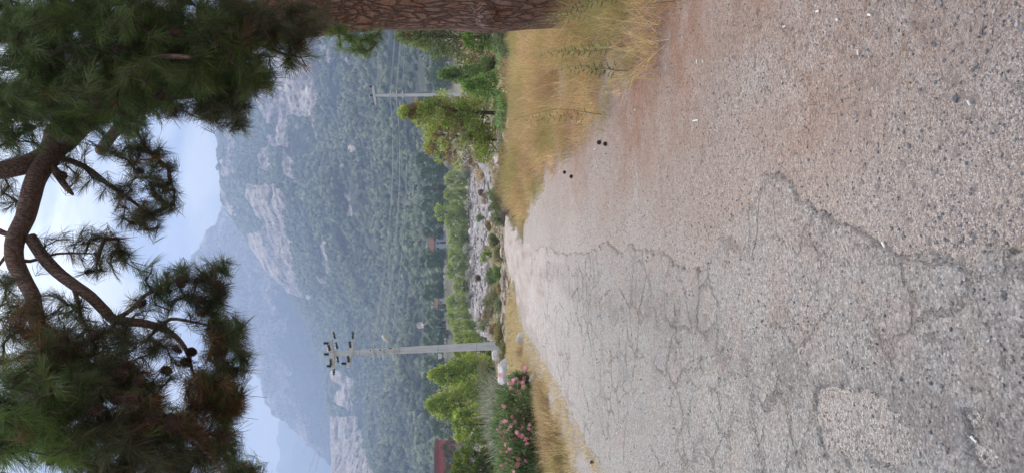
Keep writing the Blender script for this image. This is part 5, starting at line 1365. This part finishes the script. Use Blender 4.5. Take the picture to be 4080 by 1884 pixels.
# tussocks along the foot of the oleander and the tip of the verge
for i, (px, py, d, w_, h_, n, pal, l) in enumerate([(0, 1560, 12.3, .5, .30, 500, G_STRAW, 'straw tussock at the right foot of the oleander'), (0, 1625, 11.9, .55, .34, 650, G_STRAW, 'tall straw tussock under the middle of the oleander'), (0, 1690, 11.5, .5, .32, 600, G_STRAW, 'straw tussock left of the tall one under the oleander'),
      (0, 1785, 10.6, .7, .42, 900, G_STRAW + [(.26, .13, .06)], 'large golden tussock with a rusty heart near the left picture edge'), (0, 1860, 10.0, .7, .42, 900, G_STRAW + [(.3, .3, .1)], 'golden green tussock at the left picture edge'), (0, 1410, 16, .5, .3, 500, G_STRAW, 'low pale tussock left of the wedge stone'),
      (0, 1470, 15, .5, .3, 500, G_STRAW, 'low straw tussock below the big white boulder'), (0, 735, 17.5, .8, .75, 1100, G_OLIVE + G_STRAW, 'olive tussock of stiff blades at the left end of the golden grass'), (0, 800, 18, .6, .5, 600, G_BROWN + G_STRAW, 'brown tussock at the far tip of the golden grass'),
      (0, 860, 18.5, .8, .35, 700, G_OLIVE, 'low olive tussock where track and asphalt meet'), (0, 930, 17.2, .35, .16, 300, G_STRAW, 'pale tuft on the narrow verge tip')]):
    p = on(0, py, d); reeds('grass_tussock', p, w_, h_, n, 560 + i, pal, l, 'grass tussock', 'grass tussocks along the verges', .006, .35, 'blades')
p = Vector((1.42, 5.55, thf(1.42, 5.55) - .02)); reeds('grass_tussock', p, .5, .55, 130, 590, G_GOLD, 'nearest tussock with long arching blades on the right verge', 'grass tussock', 'grass tussocks along the verges', .0045, .55, 'blades')
p = Vector((1.95, 5.0, thf(1.95, 5.0) - .02)); reeds('grass_tussock', p, .7, .5, 300, 591, G_GOLD + G_BROWN, 'tangled tussock nearest the top right of the golden grass', 'grass tussock', 'grass tussocks along the verges', .0045, .6, 'blades')
# thistly weeds
M_STEM = plain('weed_stem', (0.30, 0.30, 0.13))
def weed(p, h, seed, lab, nleaf=26, col=(.075, .115, .04), brown=False):
    rng = np.random.default_rng(seed); root = empty('tall_weed', p); tag(root, lab, 'weed', 'green weeds in the golden grass')
    m = MB(); lx, ly = rng.normal(-.12, .12), rng.normal(0, .15); pts = [((.04 * math.sin(k * .9 + seed) + lx * (k / 6) ** 1.5) * h, ly * k / 6 * h, h * k / 6) for k in range(7)]; m.tube(pts, [.006 * (1 - k / 9) for k in range(7)], 5); m.build('stem', M_STEM, root, True)
    m = MB()
    for k in range(nleaf):
        u = .18 + .82 * k / nleaf; q = Vector(pts[0]).lerp(Vector(pts[6]), u); a = k * 2.4; L_ = .085 * (1.25 - u) + .02
        d = Vector((math.cos(a), math.sin(a), .35)).normalized(); s = d.cross(Vector((0, 0, 1))).normalized() * L_ * .13; e = q + d * L_; mm_ = q + d * L_ * .5 + Vector((0, 0, .008))
        m.add([tuple(q), tuple(mm_ - s), tuple(e), tuple(mm_ + s)], f4=[(0, 1, 2, 3)], col=tuple(c_ * rng.uniform(.7, 1.3) for c_ in col))
        for t_ in (.35, .65):
            z_ = q + d * L_ * t_; m.add([tuple(z_ - s * .5), tuple(z_ - s * 2.2 + d * .012), tuple(z_ + d * .012)], f3=[(0, 1, 2)], col=col); m.add([tuple(z_ + s * .5), tuple(z_ + s * 2.2 + d * .012), tuple(z_ + d * .012)], f3=[(0, 1, 2)], col=col)
    m.build('leaves', M_LEAF, root, usecol=True); return root
for i, (x, y, h, l, c_) in enumerate([(1.73, 6.6, .80, 'upright serrated green weed nearest the trunk', (.14, .20, .07)), (1.50, 6.5, .62, 'shorter green weed left of the upright serrated one', (.13, .18, .08)), (1.30, 7.6, .95, 'branching olive weed with yellowish tips in the middle of the grass', (.24, .21, .07)), (2.35, 7.5, .9, 'pale green thistle in front of the big trunk', (.17, .21, .09)), (2.1, 6.2, .7, 'grey green thistle at the top edge of the picture', (.14, .16, .09)), (2.62, 8.0, 1.25, 'tall light green vine weed climbing before the bark', (.2, .25, .09))]):
    weed(Vector((x, y, thf(x, y) - .02)), h, 600 + i, l, 34, c_)
p = Vector((2.75, 8.4, thf(2.75, 8.4))) 

# ------------------------------------------------------------------ gravel, litter and cones on the ground
n = 26000
y = 1.7 + 7.5 * rs.random(n) ** 1.6; x = rs.uniform(-.42, .42, n) * (y + .6)
asd = asph_sd(x, y); k = (asd > .01) | (rs.random(n) < .30); x, y, asd = x[k], y[k], asd[k]
sz = 0.0022 + 0.0052 * rs.random(len(x)) ** 2.5
cc = np.array([(.30, .27, .26), (.20, .19, .19), (.40, .35, .32), (.14, .14, .145), (.36, .28, .24), (.52, .48, .45)])[rs.choice(6, len(x), p=[.3, .22, .2, .13, .13, .02])]
zz = th(x, y) + np.interp(asd, [-0.06, -0.012, 0.012, 0.05], [0.024, 0.016, 0, 0])
scatter_stones('gravel', 'loose grey and reddish gravel over the shoulder and worn asphalt', np.stack([x, y, zz + sz * .25], -1), sz, cc, 8)
rp = np.random.default_rng(5)
peb = None
PB = [(3925, 365, 'largest'), (3718, 568, ''), (3850, 572, ''), (3972, 635, ''), (3770, 500, ''), (3805, 490, ''), (3872, 205, ''), (3918, 55, ''), (3930, 20, ''), (3475, 150, ''), (3515, 195, ''), (3100, 330, ''), (3075, 345, ''), (3252, 278, ''), (3220, 322, ''), (3170, 360, ''), (4058, 165, ''), (3968, 885, ''), (3848, 865, ''), (4035, 305, ''), (3580, 590, ''), (3990, 745, ''), (3765, 330, ''), (3555, 195, ''), (3625, 75, ''), (4020, 220, ''), (3830, 140, ''), (2905, 1520, ''), (2940, 1440, ''), (3480, 1580, '')]
ORD = ['first', 'second', 'third', 'fourth', 'fifth', 'sixth', 'seventh', 'eighth', 'ninth', 'tenth', 'eleventh', 'twelfth', 'thirteenth', 'fourteenth', 'fifteenth', 'sixteenth', 'seventeenth', 'eighteenth', 'nineteenth', 'twentieth']
def PLAB(i, px, py):
    z_ = 'lying on the grey asphalt' if py > 1300 else ('of the far shoulder gravel' if px < 3600 else 'of the gravel nearest the camera')
    grp_ = [q for q in range(len(PB)) if (PB[q][1] > 1300) == (py > 1300) and (py > 1300 or (PB[q][0] < 3600) == (px < 3600))]
    k_ = sorted(grp_, key=lambda q: PB[q][1]).index(i)
    return 'dark pebble %s, %s from the top edge of the picture' % (z_, ORD[k_])
M_DPEB = plain('dark_pebble', (0.19, 0.19, 0.195), .7, nscale=90, amt=.3, bd=.001)
for i, (px, py, q) in enumerate(PB):
    gx, gy = gz(px, py); s = rp.uniform(.006, .011) * (1.4 if i == 0 else 1)
    o = rock('pebble', Vector((gx, gy, thf(gx, gy) + (0.02 if asph_sd(np.array([gx]), np.array([gy]))[0] < 0 else 0) + s * .1)), (s, s * rp.uniform(.7, 1), s * .75), 700 + i, M_DPEB, PLAB(i, px, py), 'dark pebbles on the near ground', 'pebble') if i in (0, 1, 2, 3, 4) else None
    if o is None:
        o = PBASE[i % 4].copy(); COL.objects.link(o); o.location = (gx, gy, thf(gx, gy) + (0.02 if asph_sd(np.array([gx]), np.array([gy]))[0] < 0 else 0) + s * .2); o.rotation_euler = (0, 0, rp.uniform(0, 6)); k_ = rp.uniform(.7, 1.15); o.scale = (k_, k_, k_)
        o['label'] = PLAB(i, px, py)
    if i == 4: PBASE = [p_ for p_ in bpy.data.objects if p_.name.startswith('pebble')][1:5]
M_CHIP = plain('white_chip', (0.70, 0.67, 0.62), .7, nscale=60, amt=.1, bd=.001)
for i, (px, py, L_, a, l) in enumerate([(3500, 178, .022, 0, 'white chip of wood on the gravel below the pebbles'), (3180, 78, .024, 1.5, 'white sliver lying upright in the picture near the top edge'), (3325, 12, .03, 1.4, 'long white sliver at the top edge'), (3550, 22, .03, 1.2, 'broad white chip at the top edge'), (3410, 45, .026, 1.0, 'cream chip between the two top edge slivers'), (2800, 230, .03, .1, 'cream chip by the brown needles left of the pebble group'), (2825, 228, .02, .1, 'short white chip next to the cream one'), (2540, 430, .04, 1.5, 'cream leaf shaped scrap near the grass edge'), (2792, 470, .09, 1.5, 'long bleached stick on the shoulder'), (3990, 380, .02, .5, 'small white chip at the far right of the gravel'),
                                    (4010, 1795, .03, 1.2, 'white chip among the broken asphalt'), (3610, 975, .03, .8, 'white bird dropping like chip on the asphalt'), (2375, 592, .05, 1.5, 'white scrap at the grass edge'), (2135, 828, .07, 1.4, 'white scrap lying at the far verge tip')]):
    gx, gy = gz(px, py); m = MB(); h_ = .004
    w_ = L_ * (.12 if 'stick' in l else .3)
    m.add([(-L_ / 2, -w_ / 2, 0), (L_ * .42, -w_ * .6, 0), (L_ / 2, w_ * .3, 0), (-L_ * .4, w_ * .5, 0), (-L_ * .48, -w_ * .4, h_), (L_ * .4, -w_ * .5, h_), (L_ * .46, w_ * .25, h_ * 1.4), (-L_ * .38, w_ * .42, h_)],
          f4=[(0, 1, 5, 4), (1, 2, 6, 5), (2, 3, 7, 6), (3, 0, 4, 7), (4, 5, 6, 7), (0, 3, 2, 1)])
    o = m.build('stick' if 'stick' in l else 'chip', M_CHIP); o.location = (gx, gy, thf(gx, gy) + (.026 if asph_sd(np.array([gx]), np.array([gy]))[0] < 0 else .006)); o.rotation_euler = (rp.uniform(-.1, .1), rp.uniform(-.1, .1), a)
    tag(o, l, 'litter')
for i, (px, py, l) in enumerate([(2400, 562, 'right one of two fallen pine cones at the grass edge'), (2424, 560, 'left one of two fallen pine cones at the grass edge'), (2257, 680, 'fallen pine cone at the left tip of the golden grass'), (2284, 703, 'smaller fallen cone left of the grass tip'), (2372, 1858, 'fallen pine cone on the asphalt by the left picture edge')]):
    gx, gy = gz(px, py); c = cone0.copy(); COL.objects.link(c); c.parent = None; c.name = 'fallen_cone'; c.location = (gx, gy, thf(gx, gy) + .022); c.rotation_euler = (1.4, .3, i * 1.1); c.scale = (.62, .62, .62); tag(c, l, 'pine cone')
# brown needles lying on the shoulder
n = 26000
y = 1.7 + 8 * rs.random(n) ** 1.4; x = rs.uniform(-.3, 3.2, n)
g_ = .5 + .5 * fbm(x * 1.6, y * 1.6, o=3, seed=33)
k = rs.random(n) < np.clip((x - .1) / 2.0, 0.02, 1) * sstep(.35, .75, g_); x, y = x[k], y[k]; n = len(x)
a = rs.uniform(0, 3.14, n); L_ = rs.uniform(.03, .07, n); w_ = .0009
P_ = np.stack([x, y, th(x, y) + .004 + rs.uniform(0, .008, n)], -1); D_ = np.stack([np.cos(a), np.sin(a), rs.normal(0, .06, n)], -1); S_ = np.stack([-np.sin(a), np.cos(a), np.zeros(n)], -1) * w_
V = np.stack([P_ - D_ * L_[:, None] / 2 - S_, P_ - D_ * L_[:, None] / 2 + S_, P_ + D_ * L_[:, None] / 2 + S_, P_ + D_ * L_[:, None] / 2 - S_], 1).reshape(-1, 3)
cc = np.array([(.26, .13, .07), (.36, .21, .12), (.17, .08, .045)])[rs.choice(3, n)]
tag(mesh('needle_litter', V, (np.arange(n) * 4)[:, None] + np.arange(4)[None], M_GRASS, col=np.repeat(cc, 4, 0)), 'reddish fallen pine needles on the right shoulder', 'needles', kind='stuff')
